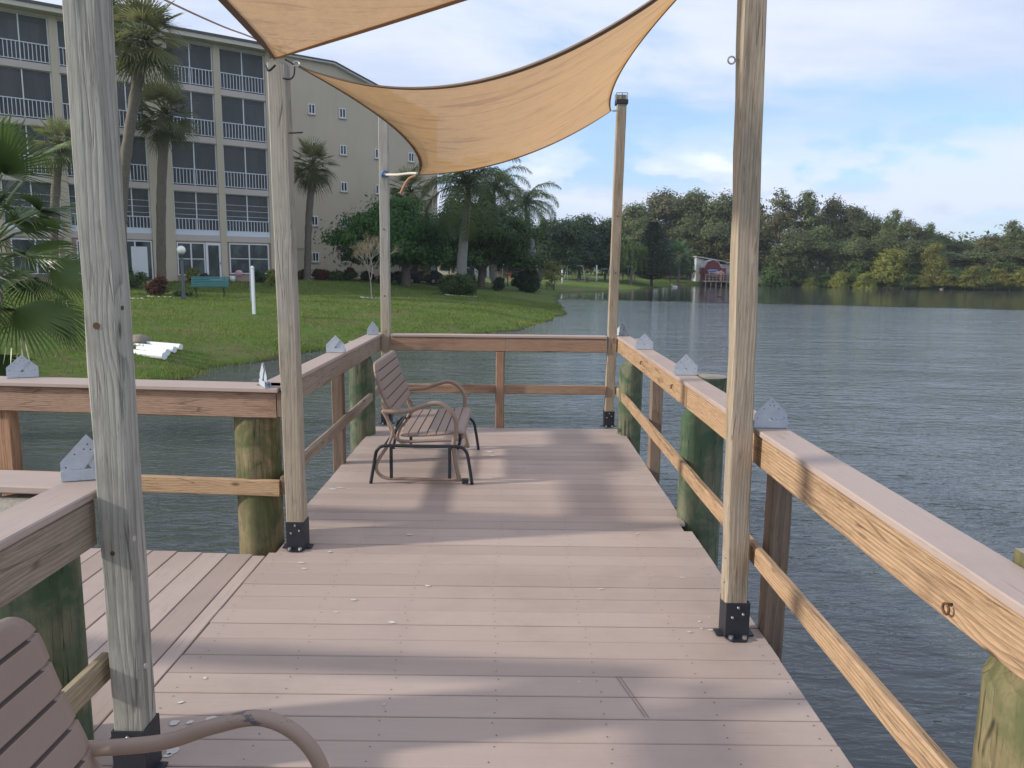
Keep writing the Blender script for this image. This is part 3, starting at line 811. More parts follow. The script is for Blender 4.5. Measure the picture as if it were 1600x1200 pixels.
# ------------------------------------------------------------------ terrain
WL = -.70
SHORE = np.array([(-10, -60), (-9.8, -10), (-9.5, 4), (-8.8, 8), (-8.0, 10.3), (-7.6, 12.5), (-7.2, 14.6), (-6.5, 15.3), (-5.8, 19.3), (-5.3, 20.4), (-3.6, 23.2), (0, 27.8), (1.35, 32.2), (2.7, 38.5), (2.9, 45), (3.3, 55), (3.75, 63), (4.5, 70), (6, 74), (10.3, 78.2), (14.2, 86.4), (19, 98), (23, 108), (35, 112), (44, 108), (54, 103), (64, 98), (82, 92), (104, 78), (125, 45), (120, -20), (70, -70)], float)
def sdf(x, y):
    "distance to the shore, positive on land"
    x = np.asarray(x, float); y = np.asarray(y, float)
    best = np.full(x.shape, 1e9); inside = np.zeros(x.shape, bool)
    n = len(SHORE)
    for i in range(n):
        ax, ay = SHORE[i]; bx, by = SHORE[(i+1) % n]
        dx, dy = bx-ax, by-ay
        t = np.clip(((x-ax)*dx+(y-ay)*dy)/(dx*dx+dy*dy), 0, 1)
        best = np.minimum(best, np.hypot(x-ax-t*dx, y-ay-t*dy))
        if dy != 0:
            c = ((ay > y) != (by > y)) & (x < (bx-ax)*(y-ay)/dy+ax)
            inside ^= c
    return np.where(inside, -best, best)
def terrain(x, y):
    x = np.asarray(x, float); y = np.asarray(y, float)
    d = sdf(x, y)
    d = d+.18*np.sin(x*1.7+y*.9)+.12*np.sin(y*2.3-x*.6)+.05*np.sin(x*5.1)+.05*np.sin(y*6.3+1)
    land = -.72+.98*(1-np.exp(-np.maximum(d, 0)/4.5))+.02*np.sin(x*.8)*np.sin(y*.7)
    s = np.clip((y-33-.6*(x+14))/11, 0, 1)*np.clip((-x-4)/6, 0, 1); land = land+.42*s*s*(3-2*s)*(d > 4)
    sea = -.72-np.minimum(2.2, .35*np.maximum(-d, 0))
    return np.where(d > 0, land, sea)
def tz(x, y): return float(terrain(np.array([x]), np.array([y]))[0])
def gx(px, y, z=.2):
    return at(px, 450, y).x+(y*0)
def ground_pt(px, y):
    "ground under photo column px at distance y"
    x = at(px, 445, y).x
    return Vector((x, y, tz(x, y)))

def ground_hit(px, py):
    "where the sight line through a photo pixel meets the lawn"
    ys_ = np.arange(12, 120, .05); d = ray(px, py); t = ys_/d[1]
    xs, zs = d[0]*t, EYE+d[2]*t
    k = np.argmax(terrain(xs, ys_) >= zs); k = k if terrain(xs, ys_)[k] >= zs[k] else len(ys_)-1
    return Vector((float(xs[k]), float(ys_[k]), float(terrain(xs[k:k+1], ys_[k:k+1])[0])))

def axis_pts(lo, hi, fine, outer):
    a = list(np.arange(lo, hi, fine)); st = fine
    p = hi; 
    while p < outer: a.append(p); st *= 1.12; p += st
    st = fine; p = lo-fine
    while p > -outer: a.insert(0, p); st *= 1.12; p -= st
    return np.array(a)
gxs = axis_pts(-24, 14, .35, 2500); gys = axis_pts(8, 52, .35, 2500)
GX, GY = np.meshgrid(gxs, gys); GZ = terrain(GX, GY)
nx, ny = len(gxs), len(gys)
me = bpy.data.meshes.new('ground')
V = np.stack([GX.ravel(), GY.ravel(), GZ.ravel()], 1)
ii, jj = np.meshgrid(np.arange(nx-1), np.arange(ny-1)); a0 = (jj*nx+ii).ravel()
F = np.stack([a0, a0+1, a0+nx+1, a0+nx], 1)
def np_mesh(me, V, F, mat, smooth=False, tone=None):
    nf, k = F.shape
    me.vertices.add(len(V)); me.vertices.foreach_set('co', V.astype(np.float32).ravel())
    me.loops.add(nf*k); me.loops.foreach_set('vertex_index', F.astype(np.int32).ravel())
    me.polygons.add(nf); me.polygons.foreach_set('loop_start', np.arange(0, nf*k, k, dtype=np.int32))
    me.polygons.foreach_set('loop_total', np.full(nf, k, np.int32))
    me.polygons.foreach_set('use_smooth', np.full(nf, smooth, bool))
    if tone is not None:
        at_ = me.attributes.new('tone', 'FLOAT', 'POINT'); at_.data.foreach_set('value', tone.astype(np.float32))
    for m in (mat if isinstance(mat, (list, tuple)) else [mat]): me.materials.append(m)
    me.update(calc_edges=True); return me
def lawn_mat():
    m, nt, out = new_mat('lawn'); N = NT(nt)
    P = N.n('NewGeometry').outputs['Position']; sp = N.n('SeparateXYZ'); N.link(P, sp.inputs[0])
    b1 = N.noise(P, .35, 5, .65); b2 = N.noise(P, 1.6, 5, .7); b3 = N.noise(P, 18, 4, .7); b4 = N.noise(P, 70, 3, .6)
    c = N.mix(b3, (.06, .125, .015), (.15, .23, .04))
    c = N.mix(N.ss(b2, .46, .66, 0, .7), c, (.20, .17, .08))
    c = N.mix(N.ss(b1, .5, .66, 0, .75), c, (.20, .155, .09))
    c = N.mix(N.ss(N.noise(P, 5.5, 5, .75), .52, .66, 0, .55), c, (.035, .065, .012))
    c = N.mix(N.ss(b4, .5, .75, 0, .5), c, (.03, .05, .01))
    edge_ = N.math('ADD', sp.outputs[2], N.math('MULTIPLY', b2, .10))
    c = N.mix(N.ss(edge_, -.66, -.58, 1., 0.), c, (.055, .042, .024))
    p = N.n('BsdfPrincipled', i_Base_Color=c, i_Roughness=.9); p.inputs['Specular IOR Level'].default_value = .15
    b = N.n('Bump', i_Strength=.9, i_Distance=.05, i_Height=N.math('ADD', b3, b4)); N.link(b.outputs[0], p.inputs['Normal'])
    N.link(p.outputs[0], out.inputs[0]); return m
M_lawn = lawn_mat()
np_mesh(me, V, F, M_lawn, True)
tag(link_mesh('ground', me), kind='structure')

def water_mat():
    m, nt, out = new_mat('lake_water'); N = NT(nt)
    P = N.n('NewGeometry').outputs['Position']; sp = N.n('SeparateXYZ'); N.link(P, sp.inputs[0])
    big = N.noise(N.mapping(P, (.03, .06, 1)), 1, 3)
    yy = N.math('ADD', sp.outputs[1], N.math('MULTIPLY', N.math('SUBTRACT', big, .5), 7))
    xx = N.math('ADD', yy, N.math('MULTIPLY', sp.outputs[0], .38))
    calm = N.ss(xx, 57, 62, 1., .07)
    patch = N.ss(N.noise(N.mapping(P, (.12, .3, 1)), 1, 4), .3, .7, .65, 1.15)
    patch2 = N.ss(N.noise(N.mapping(P, (.35, .9, 1)), 1, 3), .3, .7, .7, 1.2)
    amp = N.math('MULTIPLY', N.math('MULTIPLY', calm, patch), patch2)
    # ripples running mostly across the view
    w1 = N.noise(N.mapping(P, (2.6, 6.5, 1), rot=(0, 0, .22)), 1, 3, .5, .5)
    w2 = N.noise(N.mapping(P, (7, 17, 1), rot=(0, 0, -.15)), 1, 3, .55, .4)
    w3 = N.noise(N.mapping(P, (1.0, 2.2, 1), rot=(0, 0, .3)), 1, 3, .6)
    h = N.math('ADD', N.math('ADD', N.math('MULTIPLY', w1, .5), N.math('MULTIPLY', w2, .26)), N.math('MULTIPLY', w3, .55))
    h = N.math('MULTIPLY', h, amp)
    b = N.n('Bump', i_Strength=1., i_Distance=.066, i_Height=h)
    p = N.n('BsdfPrincipled', i_Base_Color=(.058, .068, .068, 1), i_Roughness=.05, i_IOR=1.42); p.inputs['Specular IOR Level'].default_value = .5
    N.link(b.outputs[0], p.inputs['Normal']); N.link(p.outputs[0], out.inputs[0]); return m
M_water = water_mat()
me = bpy.data.meshes.new('lake_water'); me.from_pydata([(-2400, -2400, WL), (2400, -2400, WL), (2400, 2400, WL), (-2400, 2400, WL)], [], [(0, 1, 2, 3)]); me.materials.append(M_water)
tag(link_mesh('lake_water', me), kind='structure')

# grass blades on the near lawn
N_ = 260000
gxp = rng.uniform(-19, 4.5, N_); gyp = 12.5+34*rng.random(N_)**1.5
d = sdf(gxp, gyp); keep = (d > .0); gxp, gyp = gxp[keep], gyp[keep]
keep = np.abs(gxp/gyp+.30) < .42; gxp, gyp = gxp[keep], gyp[keep]
patch = np.sin(gxp*1.3+gyp*.4)*np.sin(gyp*.9-gxp*.5)+.6*np.sin(gxp*3.1+gyp)*np.sin(gyp*2.7-gxp*1.3)+.4*np.sin(gxp*7.7)*np.sin(gyp*6.1+gxp)
keep = rng.random(len(gxp)) < .5+.45*patch; gxp, gyp, patch = gxp[keep], gyp[keep], patch[keep]
n_ = len(gxp); gz = terrain(gxp, gyp); dd = sdf(gxp, gyp)
hh = rng.uniform(.03, .085, n_)*(1+.9*np.exp(-dd/.6)); ww = rng.uniform(.006, .014, n_)*(gyp/15); aa = rng.uniform(0, 2*PI, n_)
lx, ly = rng.normal(0, .03, n_), rng.normal(0, .03, n_)
V = np.empty((n_, 3, 3)); ca, sa = np.cos(aa)*ww, np.sin(aa)*ww
V[:, 0] = np.stack([gxp-ca, gyp-sa, gz-.01], 1); V[:, 1] = np.stack([gxp+ca, gyp+sa, gz-.01], 1); V[:, 2] = np.stack([gxp+lx, gyp+ly, gz+hh], 1)
tone = np.repeat(np.clip(rng.normal(.5, .25, n_)+.15*patch, 0, 1), 3)
M_grass = leafmat('grass_blade', (.055, .15, .014), (.29, .30, .085), .4, .6, .3, 0)
me = bpy.data.meshes.new('grass'); np_mesh(me, V.reshape(-1, 3), np.arange(n_*3).reshape(-1, 3), M_grass, False, tone)
tag(link_mesh('grass', me), kind='stuff', label='short green lawn grass running down to the lake', cat='grass')

# ------------------------------------------------------------------ foliage
def leaf_quads(P, Nn, size, aspect, tone, name, mat):
    n = len(P); r = rng.normal(size=(n, 3))
    T = np.cross(Nn, r); T /= np.linalg.norm(T, axis=1, keepdims=True)+1e-9
    B = np.cross(Nn, T); B /= np.linalg.norm(B, axis=1, keepdims=True)+1e-9
    s = size[:, None]; V = np.empty((n, 4, 3))
    V[:, 0] = P-T*s; V[:, 1] = P+B*s*aspect*.9; V[:, 2] = P+T*s*1.05; V[:, 3] = P-B*s*aspect
    me = bpy.data.meshes.new(name)
    return np_mesh(me, V.reshape(-1, 3), np.arange(n*4).reshape(-1, 4), mat, False, np.repeat(tone, 4))

def crown_mesh(name, lobes, clumps, leaves, cr, size, mat, aspect=.5, flat=.65, low=-.35, seed=0, shell=.3):
    "lobes: (x,y,z,rx,ry,rz). leaf clumps spread through each lobe's outer volume"
    global rng
    keep_, rng = rng, np.random.default_rng(seed+11)
    Ps, Ns, Ts = [], [], []
    vol = np.array([l[3]*l[4]+l[4]*l[5]+l[3]*l[5] for l in lobes]); vol = vol/vol.sum()
    for l, w in zip(lobes, vol):
        c = np.array(l[:3]); r = np.array(l[3:6])
        k = max(3, int(clumps*w))
        D = rng.normal(size=(k*3, 3)); D /= np.linalg.norm(D, axis=1, keepdims=True)
        D = D[D[:, 2] > low][:k]; k = len(D)
        rad = 1-shell*rng.random(k)**1.4
        C = c+D*r*rad[:, None]
        m = leaves
        sc = cr*rng.uniform(.6, 1.3, k)
        off = rng.normal(size=(k, m, 3))*np.array([1, 1, flat])*sc[:, None, None]*.5
        P = (C[:, None, :]+off).reshape(-1, 3)
        on = off/(np.linalg.norm(off, axis=2, keepdims=True)+1e-6)
        Nn = (D[:, None, :]*.7+on*.6+np.array([0, 0, .35])+rng.normal(size=(k, m, 3))*.45).reshape(-1, 3)
        Nn /= np.linalg.norm(Nn, axis=1, keepdims=True)
        ct = rng.uniform(.0, .8, k)
        T = (ct[:, None]+rng.normal(0, .16, (k, m))).reshape(-1)
        Ps.append(P); Ns.append(Nn); Ts.append(T)
    P = np.concatenate(Ps); Nn = np.concatenate(Ns); T = np.clip(np.concatenate(Ts), 0, 1)
    s = size*rng.uniform(.6, 1.3, len(P))
    me = leaf_quads(P, Nn, s, aspect, T, name, mat)
    rng = keep_; return me

def limbs(mb, base, fork, tips, r0, r1, rr, mid=.5):
    P = [Vector(base), Vector(base).lerp(Vector(fork), .5)+Vector((rr.uniform(-.1, .1), 0, 0)), Vector(fork)]
    mb.tube(catmull(P, 4), list(np.linspace(r0, r1, 9)), 9)
    for t in tips:
        t = Vector(t); f = Vector(fork)
        M = f.lerp(t, mid)+Vector((rr.uniform(-.3, .3), rr.uniform(-.3, .3), rr.uniform(.1, .6)))
        q = catmull([f, M, t], 4)
        mb.tube(q, list(np.linspace(r1*.75, r1*.12, len(q))), 6)

L_oak = leafmat('oak_leaf', (.055, .080, .028), (.17, .19, .068), .32)
L_olive = leafmat('olive_leaf', (.075, .088, .036), (.21, .20, .085), .32)
L_dark = leafmat('dark_leaf', (.014, .042, .014), (.05, .10, .028), .25)
L_feather = leafmat('feathery_leaf', (.016, .060, .012), (.085, .18, .028), .3)
L_yell = leafmat('yellow_green_leaf', (.12, .15, .03), (.36, .34, .08), .4)
L_shrub = leafmat('shrub_leaf', (.035, .075, .018), (.13, .19, .05), .3)
L_hedge = leafmat('hedge_leaf', (.025, .06, .012), (.09, .15, .03), .25)
L_pine = leafmat('pine_needle', (.012, .03, .018), (.035, .06, .032), .1)
L_croton = leafmat('croton_leaf', (.05, .03, .015), (.16, .045, .03), .2)
L_red = leafmat('red_flower', (.28, .03, .03), (.45, .06, .05), .3)
L_bare = plain('bare_twig', (.38, .33, .29), .8)
L_tuft = leafmat('bare_leaf', (.20, .14, .08), (.34, .25, .16), .3)
L_palm = leafmat('palm_leaf', (.045, .080, .026), (.33, .34, .15), .35, .4)
L_fan = leafmat('fan_palm_leaf', (.018, .050, .012), (.14, .20, .05), .35, .35, 1.2, .05)
L_royal = leafmat('royal_leaf', (.025, .055, .014), (.15, .18, .05), .25, .4)

def tree_proto(name, h, w, kind, mat, seed, clumps=230, leaves=42, cr=1.3, size=.26, trunk=.3):
    rr = random.Random(seed)
    lobes = []
    nl = {'oak': 9, 'sparse': 11, 'dense': 8}[kind]
    for i in range(nl):
        a = 2*PI*i/nl+rr.uniform(-.4, .4); rad = w*rr.uniform(.25, .62) if i else 0
        z = h*rr.uniform(.48, .80)
        s = rr.uniform(.26, .44)*w*(.72 if kind == 'sparse' else 1)
        lobes.append((rad*math.cos(a), rad*math.sin(a), z, s, s, s*rr.uniform(.55, .85)))
    lobes.append((rr.uniform(-.1, .1)*w, 0, h*.84, .34*w, .34*w, h*.16))
    if kind == 'dense':
        for i in range(5):
            a = 2*PI*i/5; lobes.append((w*.55*math.cos(a), w*.55*math.sin(a), h*.34, .36*w, .36*w, h*.22))
    me = crown_mesh('crown', lobes, clumps, leaves, cr, size, mat, seed=seed, shell=.42 if kind != 'sparse' else .6, low=-.6 if kind == 'dense' else -.35)
    mb = MB(); limbs(mb, (0, 0, -.4), (rr.uniform(-.3, .3), 0, h*.36), [(l[0]*.8, l[1]*.8, l[2]) for l in lobes[:8]], trunk, trunk*.7, rr)
    t = thing(name, 'proto', 'tree'); link_mesh('crown', me, t); mb.build('trunk', M_bark, t); return t

PROTO = {}
def place_tree(key, px, y, ztop, hw_px, label, rz=None, group='trees along the far shore', base=None):
    if not key.startswith('bush'): hw_px = hw_px*1.22
    "ztop: photo row of the crown top, hw_px: half width in photo pixels"
    proto, h, w = PROTO[key][:3]
    used = PROTO[key][3]
    t = proto if not used else copy_tree(proto)
    PROTO[key][3] = True
    g = ground_pt(px, y) if base is None else base
    top = at(px, ztop, y).z; wid = hw_px*y*1.02/FPX
    t.location = (g.x, g.y, g.z-.1); t.scale = (wid/w, wid/w, (top-g.z)/h)
    t.rotation_euler = (0, 0, random.uniform(0, 6.28) if rz is None else rz)
    tag(t, label, 'tree', group); return t
def proto(key, *a, **k):
    t = tree_proto(*a, **k); PROTO[key] = [t, a[1], a[2], False]
proto('oakA', 'oak_tree', 15, 6, 'oak', L_oak, 3, clumps=330, leaves=46)
proto('oakB', 'oak_tree', 15, 6, 'oak', L_olive, 5, clumps=330, leaves=46)
proto('oakC', 'oak_tree', 15, 6, 'dense', L_oak, 8, clumps=380, leaves=44)
proto('sparse', 'shore_tree', 15, 6, 'sparse', L_olive, 12, clumps=150, leaves=34, cr=1.1, size=.24)
proto('sparse2', 'shore_tree', 15, 6, 'sparse', L_oak, 15, clumps=170, leaves=34, cr=1.1, size=.24)
proto('dark', 'shade_tree', 10, 6, 'dense', L_dark, 21, clumps=300, leaves=48, cr=1.1, size=.22)
proto('bushY', 'shore_bush', 6, 3.2, 'dense', L_yell, 31, clumps=150, leaves=40, cr=.8, size=.17, trunk=.12)
proto('bushG', 'shore_bush', 6, 3.2, 'dense', L_shrub, 33, clumps=150, leaves=40, cr=.8, size=.17, trunk=.12)

far = [  # key, px, y, top row, half width px, text
 ('oakA', 990, 128, 316, 40, 'round topped oak just right of the far right post'),
 ('oakB', 1032, 132, 297, 46, 'tall broad oak above the pine, left of the tall tan post'),
 ('oakA', 1082, 130, 296, 46, 'tall oak crown midway between pine and tall tan post'),
 ('oakC', 1128, 126, 300, 44, 'tall oak partly behind the tall tan post, left part'),
 ('oakB', 1168, 128, 303, 40, 'oak crown hidden behind the tall tan post'),
 ('sparse', 1212, 118, 294, 40, 'see-through tall tree just right of the tall tan post'),
 ('sparse2', 1258, 119, 297, 40, 'open crowned tall tree with twiggy top right of the tan post'),
 ('oakB', 1292, 122, 308, 34, 'olive oak on the falling skyline under the bright cloud'),
 ('oakA', 1328, 121, 321, 34, 'rounded oak on the falling skyline'),
 ('oakC', 1358, 120, 336, 30, 'short dense oak in the dip of the skyline'),
 ('sparse2', 1386, 117, 326, 26, 'slim tree with separate tuft top standing above its neighbours'),
 ('oakC', 1412, 116, 342, 30, 'dense oak below the tufted tree'),
 ('sparse2', 1447, 115, 347, 22, 'small tufted tree at the right end of the tall woods'),
 ('oakA', 1437, 118, 358, 32, 'grey green oak filling behind the tufted end tree'),
 ('oakC', 1496, 117, 374, 38, 'low grey green tree right of the skyline gap'),
 ('oakB', 1540, 114, 366, 36, 'low olive tree near the right edge'),
 ('sparse2', 1578, 107, 343, 30, 'twiggy taller tree at the right edge'),
 ('oakC', 1618, 108, 350, 40, 'tree cut by the right edge of the picture'),
 ('oakC', 1012, 118, 352, 36, 'dark lower tree behind the pine'),
 ('oakC', 1075, 119, 345, 40, 'mid height tree behind the white mobile home'),
 ('oakA', 1120, 117, 348, 38, 'mid height tree above the red shed'),
 ('oakC', 1170, 116, 352, 40, 'mid height tree behind the tan post above the roof'),
 ('oakC', 1232, 110, 352, 34, 'lower tree with pale trunk at the right of the tan post'),
 ('oakA', 1278, 111, 352, 38, 'lower tree on the right shore under the open crowned trees'),
 ('oakC', 1330, 110, 368, 36, 'dark lower tree behind the yellow bush'),
 ('oakC', 1378, 110, 366, 30, 'dark lower tree between two yellow bushes'),
 ('oakA', 1425, 108, 372, 34, 'grey lower tree on the right shore'),
 ('oakC', 1478, 109, 392, 36, 'low dark tree on the far right shore'),
 ('oakC', 1530, 107, 388, 36, 'low grey tree above the yellow thicket'),
 ('oakA', 1580, 103, 386, 36, 'low tree above the thicket at the right edge'),
 ('bushY', 1311, 106, 421, 17, 'small yellow bush at the water, left of the big yellow one'),
 ('bushY', 1388, 105, 384, 32, 'big yellow green bush reflected in the lake'),
 ('bushY', 1458, 104, 378, 22, 'tall yellow brown bush below the skyline gap'),
 ('bushG', 1340, 108, 404, 26, 'dark green bush between the yellow bushes'),
 ('bushG', 1425, 106, 414, 26, 'green bush right of the big yellow bush'),
 ('bushY', 1437, 103, 428, 18, 'low yellow bush at the foot of the tall yellow brown one'),
 ('bushG', 1490, 103, 418, 26, 'low green thicket on the right shore'),
 ('bushY', 1522, 101, 412, 22, 'yellow thicket with orange tips on the right shore'),
 ('bushY', 1556, 100, 417, 24, 'pale green thicket near the right edge'),
 ('bushG', 1575, 101, 404, 26, 'green thicket near the right edge'),
 ('bushY', 1600, 99, 415, 26, 'yellow thicket cut by the right edge'),
 ('bushG', 1208, 109, 412, 26, 'green bush right of the tall tan post by the water'),
 ('bushG', 1250, 109, 420, 24, 'green bush with grassy foot right of the tan post'),
 ('bushY', 1265, 108, 430, 14, 'little yellowish bush over grey rocks'),
 ('bushG', 1283, 108, 424, 18, 'little green bush over grey rocks'),
 ('bushY', 1352, 104.5, 424, 20, 'low yellow thicket left of the tall yellow brown bush'),
 ('bushG', 1412, 103.6, 424, 22, 'low green thicket between the yellow bushes'),
 ('bushY', 1475, 102.5, 424, 22, 'low yellow thicket right of the tall yellow brown bush'),
 ('bushY', 1508, 101.5, 426, 22, 'lowest yellow thicket at the waterline'),
 ('bushG', 1540, 100.5, 424, 22, 'low green thicket at the waterline near the right edge'),
 ('bushY', 1578, 99.6, 425, 24, 'lowest yellow thicket by the right edge'),
 ('bushG', 1368, 108, 390, 24, 'green bush behind the big yellow one'),
 ('bushG', 1332, 106.3, 426, 20, 'low green bush right of the small yellow one'),
 ('bushG', 1225, 108.5, 430, 18, 'grassy bush under the pale trunk'),
 ('bushY', 1125, 124, 388, 26, 'pale bush behind the red shed roof'),
 ('dark', 862, 92, 341, 44, 'dark round tree left of the big dark one, by the small pale tree'),
 ('dark', 905, 97, 334, 50, 'big dark round tree left of the far right post'),
 ('dark', 945, 100, 340, 30, 'dark tree half hidden by the far right post'),
 ('dark', 972, 104, 372, 26, 'dark low tree right of the far right post'),
 ('dark', 1046, 110, 372, 26, 'dark tree right of the pine'),
 ('dark', 1078, 116, 392, 22, 'dark leaning tree in front of the white mobile home'),
 ('dark', 820, 105, 352, 40, 'dark tree far behind the palms'),
 ('dark', 760, 108, 360, 46, 'dark tree far behind the royal palm'),
]
for (key, px, y, top, hw, lab) in far:
    place_tree(key, px, y, top, hw, lab, group='small bushes on the far shore' if key.startswith('bush') else 'trees along the far shore')

# distant wood behind: one low mass
lobes = [(x, 150+8*math.sin(x*.1)-max(0, x-60)*.35, 3, 9, 5, 5+1.5*math.sin(x*.23)) for x in range(-60, 150, 9)]
lobes += [(x, 136+5*math.sin(x*.3), 2.6, 7, 3, 4.2+1.2*math.sin(x*.37)) for x in range(4, 92, 6)]
me = crown_mesh('distant_wood', lobes, 1500, 34, 2.0, .45, L_oak, seed=77, low=-.5)
tag(link_mesh('distant_wood', me), kind='stuff', label='far wood behind the lakeside trees', cat='wood')

# poinciana style shade trees: flat layers of feathery foliage
def layered_tree(px0, px1, ytop, ybot, Y, trunk_px, label, seed):
    g = ground_pt(trunk_px, Y); rr = random.Random(seed)
    xa, xb = at(px0, 400, Y).x-g.x, at(px1, 400, Y).x-g.x
    zt, zb = at(trunk_px, ytop, Y).z-g.z, at(trunk_px, ybot, Y).z-g.z
    cx = (xa+xb)/2; hw = (xb-xa)/2
    lobes = []
    for i in range(30):
        u = rr.uniform(-1, 1); v = rr.uniform(-1, 1)
        if u*u+v*v > 1: continue
        e = math.sqrt(max(0, 1-u*u*.85-v*v*.7)); z = zb+(zt-zb)*rr.uniform(.08, .92)*(.25+.75*e)
        lobes.append((cx+u*hw*.82, v*hw*.75, z, hw*rr.uniform(.2, .34), hw*rr.uniform(.2, .34), (zt-zb)*rr.uniform(.07, .13)))
    lobes.append((cx, 0, (zt+zb)/2, hw*.62, hw*.6, (zt-zb)*.38))
    lobes.append((cx-hw*.3, .5, zb+(zt-zb)*.42, hw*.5, hw*.5, (zt-zb)*.32)); lobes.append((cx+hw*.35, -.3, zb+(zt-zb)*.42, hw*.52, hw*.5, (zt-zb)*.32))
    t = thing('shade_tree', label, 'tree', g, 0, 'feathery shade trees on the lawn')
    link_mesh('crown', crown_mesh('crown', lobes, 760, 60, 1.0, .17, L_feather, aspect=.34, flat=.42, low=-.7, seed=seed, shell=.4), t)
    mb = MB(); limbs(mb, (0, 0, -.3), (rr.uniform(-.2, .2), 0, zb*.85), [(l[0]*.85, l[1]*.85, l[2]) for l in lobes[:9]], .34, .26, rr); mb.build('trunk', M_bark, t)
layered_tree(528, 700, 312, 412, 50, 632, 'dark feathery shade tree in front of the windowless end wall', 41)
layered_tree(648, 842, 300, 420, 60, 752, 'wide feathery shade tree behind the royal palm', 43)
layered_tree(690, 800, 322, 405, 74, 770, 'feathery shade tree farther back among the others', 47)

# ---- palms
def fan_frond(V, F, T, base, d, petiole, Rb, nl, droop, rr, spread=1.85, tone=.5, join=.45, petF=None):
    d = Vector(d).normalized(); up = Vector((0, 0, 1))
    side = d.cross(up)
    side = side.normalized() if side.length > .05 else Vector((1, 0, 0))
    tw = rr.uniform(-.5, .5); nrm = side.cross(d); side = (side*math.cos(tw)+nrm*math.sin(tw)).normalized(); nrm = side.cross(d).normalized()
    hub = Vector(base)+d*petiole-Vector((0, 0, .12*petiole*petiole*droop))
    petF.append((Vector(base), (Vector(base)+hub)/2+Vector((0, 0, .05*petiole)), hub))
    d2 = (d-Vector((0, 0, .25*droop))).normalized(); nrm = side.cross(d2).normalized()
    da = 2*spread/(nl-1)
    for i in range(nl):
        a = -spread+da*i
        L = Rb*(.72+.28*math.cos(a*.8))*rr.uniform(.93, 1.05)
        dl = d2*math.cos(a)+side*math.sin(a)+nrm*(-.10+.22*abs(math.sin(a)))
        perp = (side*math.cos(a)-d2*math.sin(a))
        b = len(V); pts = []
        fold = nrm*.02*Rb
        for t in (0.02, join, .75, 1.):
            c = hub+dl*(L*t)-Vector((0, 0, 1))*(droop*Rb*.42*max(0, t-.3)**2*(1+rr.uniform(-.2, .4)))
            hw = {0.02: .004, join: L*join*da*.52, .75: L*join*da*.32, 1.: .002}[t]
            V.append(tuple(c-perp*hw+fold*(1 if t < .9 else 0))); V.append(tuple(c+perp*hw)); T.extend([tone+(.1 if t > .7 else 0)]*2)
        for q in range(3): F.append((b+2*q, b+2*q+1, b+2*q+3, b+2*q+2))
def fan_palm(px, y, crown_px, crown_py, rad_px, label, seed, nf=34, nl=18, tr=.17, lean=0., mat=None, base=None, boots=True, group='cabbage palms on the lawn', path=None, name='cabbage_palm'):
    rr = random.Random(seed); g = ground_pt(px, y) if base is None else base
    c = at(crown_px, crown_py, y)-g; Rr = rad_px*y*1.03/FPX
    t = thing(name, label, 'palm tree', g, 0, group)
    V, F, T, pet = [], [], [], []
    for i in range(nf):
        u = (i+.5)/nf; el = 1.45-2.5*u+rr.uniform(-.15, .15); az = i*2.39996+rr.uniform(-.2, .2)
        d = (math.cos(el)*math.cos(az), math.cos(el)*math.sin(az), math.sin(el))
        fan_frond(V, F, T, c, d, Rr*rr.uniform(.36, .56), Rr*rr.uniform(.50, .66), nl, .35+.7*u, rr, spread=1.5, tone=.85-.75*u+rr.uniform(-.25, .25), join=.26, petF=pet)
    me = bpy.data.meshes.new('fronds'); np_mesh(me, np.array(V), np.array(F), mat or L_palm, False, np.array(T)); link_mesh('fronds', me, t)
    pm = MB()
    for p in pet: pm.tube(list(p), [.02*Rr, .014*Rr, .008*Rr], 4)
    pm.build('frond_stalks', L_palm, t)
    m = MB()
    q = [Vector((0, 0, -.3))]+([Vector(p) for p in path] if path else [Vector((c.x*.35+lean, c.y*.3, c.z*.5))])+[Vector((c.x, c.y, c.z-.05))]
    q = catmull(q, 14); n = len(q)
    m.tube(q, [tr*(1.25 if i < 2 else 1)*(1+.05*math.sin(i*2.1)+.05*rr.uniform(-1, 1)) for i in range(n)], 12)
    m.build('trunk', M_palmbark, t)
    m = MB()   # old leaf bases and hanging dead fronds
    for i in range(26):
        a = i*2.4; z = c.z-.15-i*.018
        p = Vector((c.x+tr*.9*math.cos(a), c.y+tr*.9*math.sin(a), z)); m.tube([p, p+Vector((math.cos(a)*.16, math.sin(a)*.16, .22))], [.05, .015], 5)
    m.build('leaf_bases', M_palmbark, t)
    return t
b = ground_pt(193, 30)
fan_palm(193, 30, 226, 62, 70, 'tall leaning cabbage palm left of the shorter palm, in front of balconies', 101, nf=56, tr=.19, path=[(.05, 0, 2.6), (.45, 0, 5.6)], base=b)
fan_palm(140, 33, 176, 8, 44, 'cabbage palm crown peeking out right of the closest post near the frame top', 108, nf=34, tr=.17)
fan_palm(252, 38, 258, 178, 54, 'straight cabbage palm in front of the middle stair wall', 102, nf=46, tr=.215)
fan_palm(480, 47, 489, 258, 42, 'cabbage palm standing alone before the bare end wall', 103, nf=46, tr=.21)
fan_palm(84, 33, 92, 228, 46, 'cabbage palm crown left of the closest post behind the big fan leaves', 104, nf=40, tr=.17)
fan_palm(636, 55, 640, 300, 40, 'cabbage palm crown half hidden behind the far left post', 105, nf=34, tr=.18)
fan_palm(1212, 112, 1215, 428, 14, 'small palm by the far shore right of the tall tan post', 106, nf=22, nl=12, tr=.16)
fan_palm(1060, 105, 1062, 398, 24, 'dark palm between the pine and the white mobile home', 107, nf=26, nl=12, tr=.18, mat=L_dark)
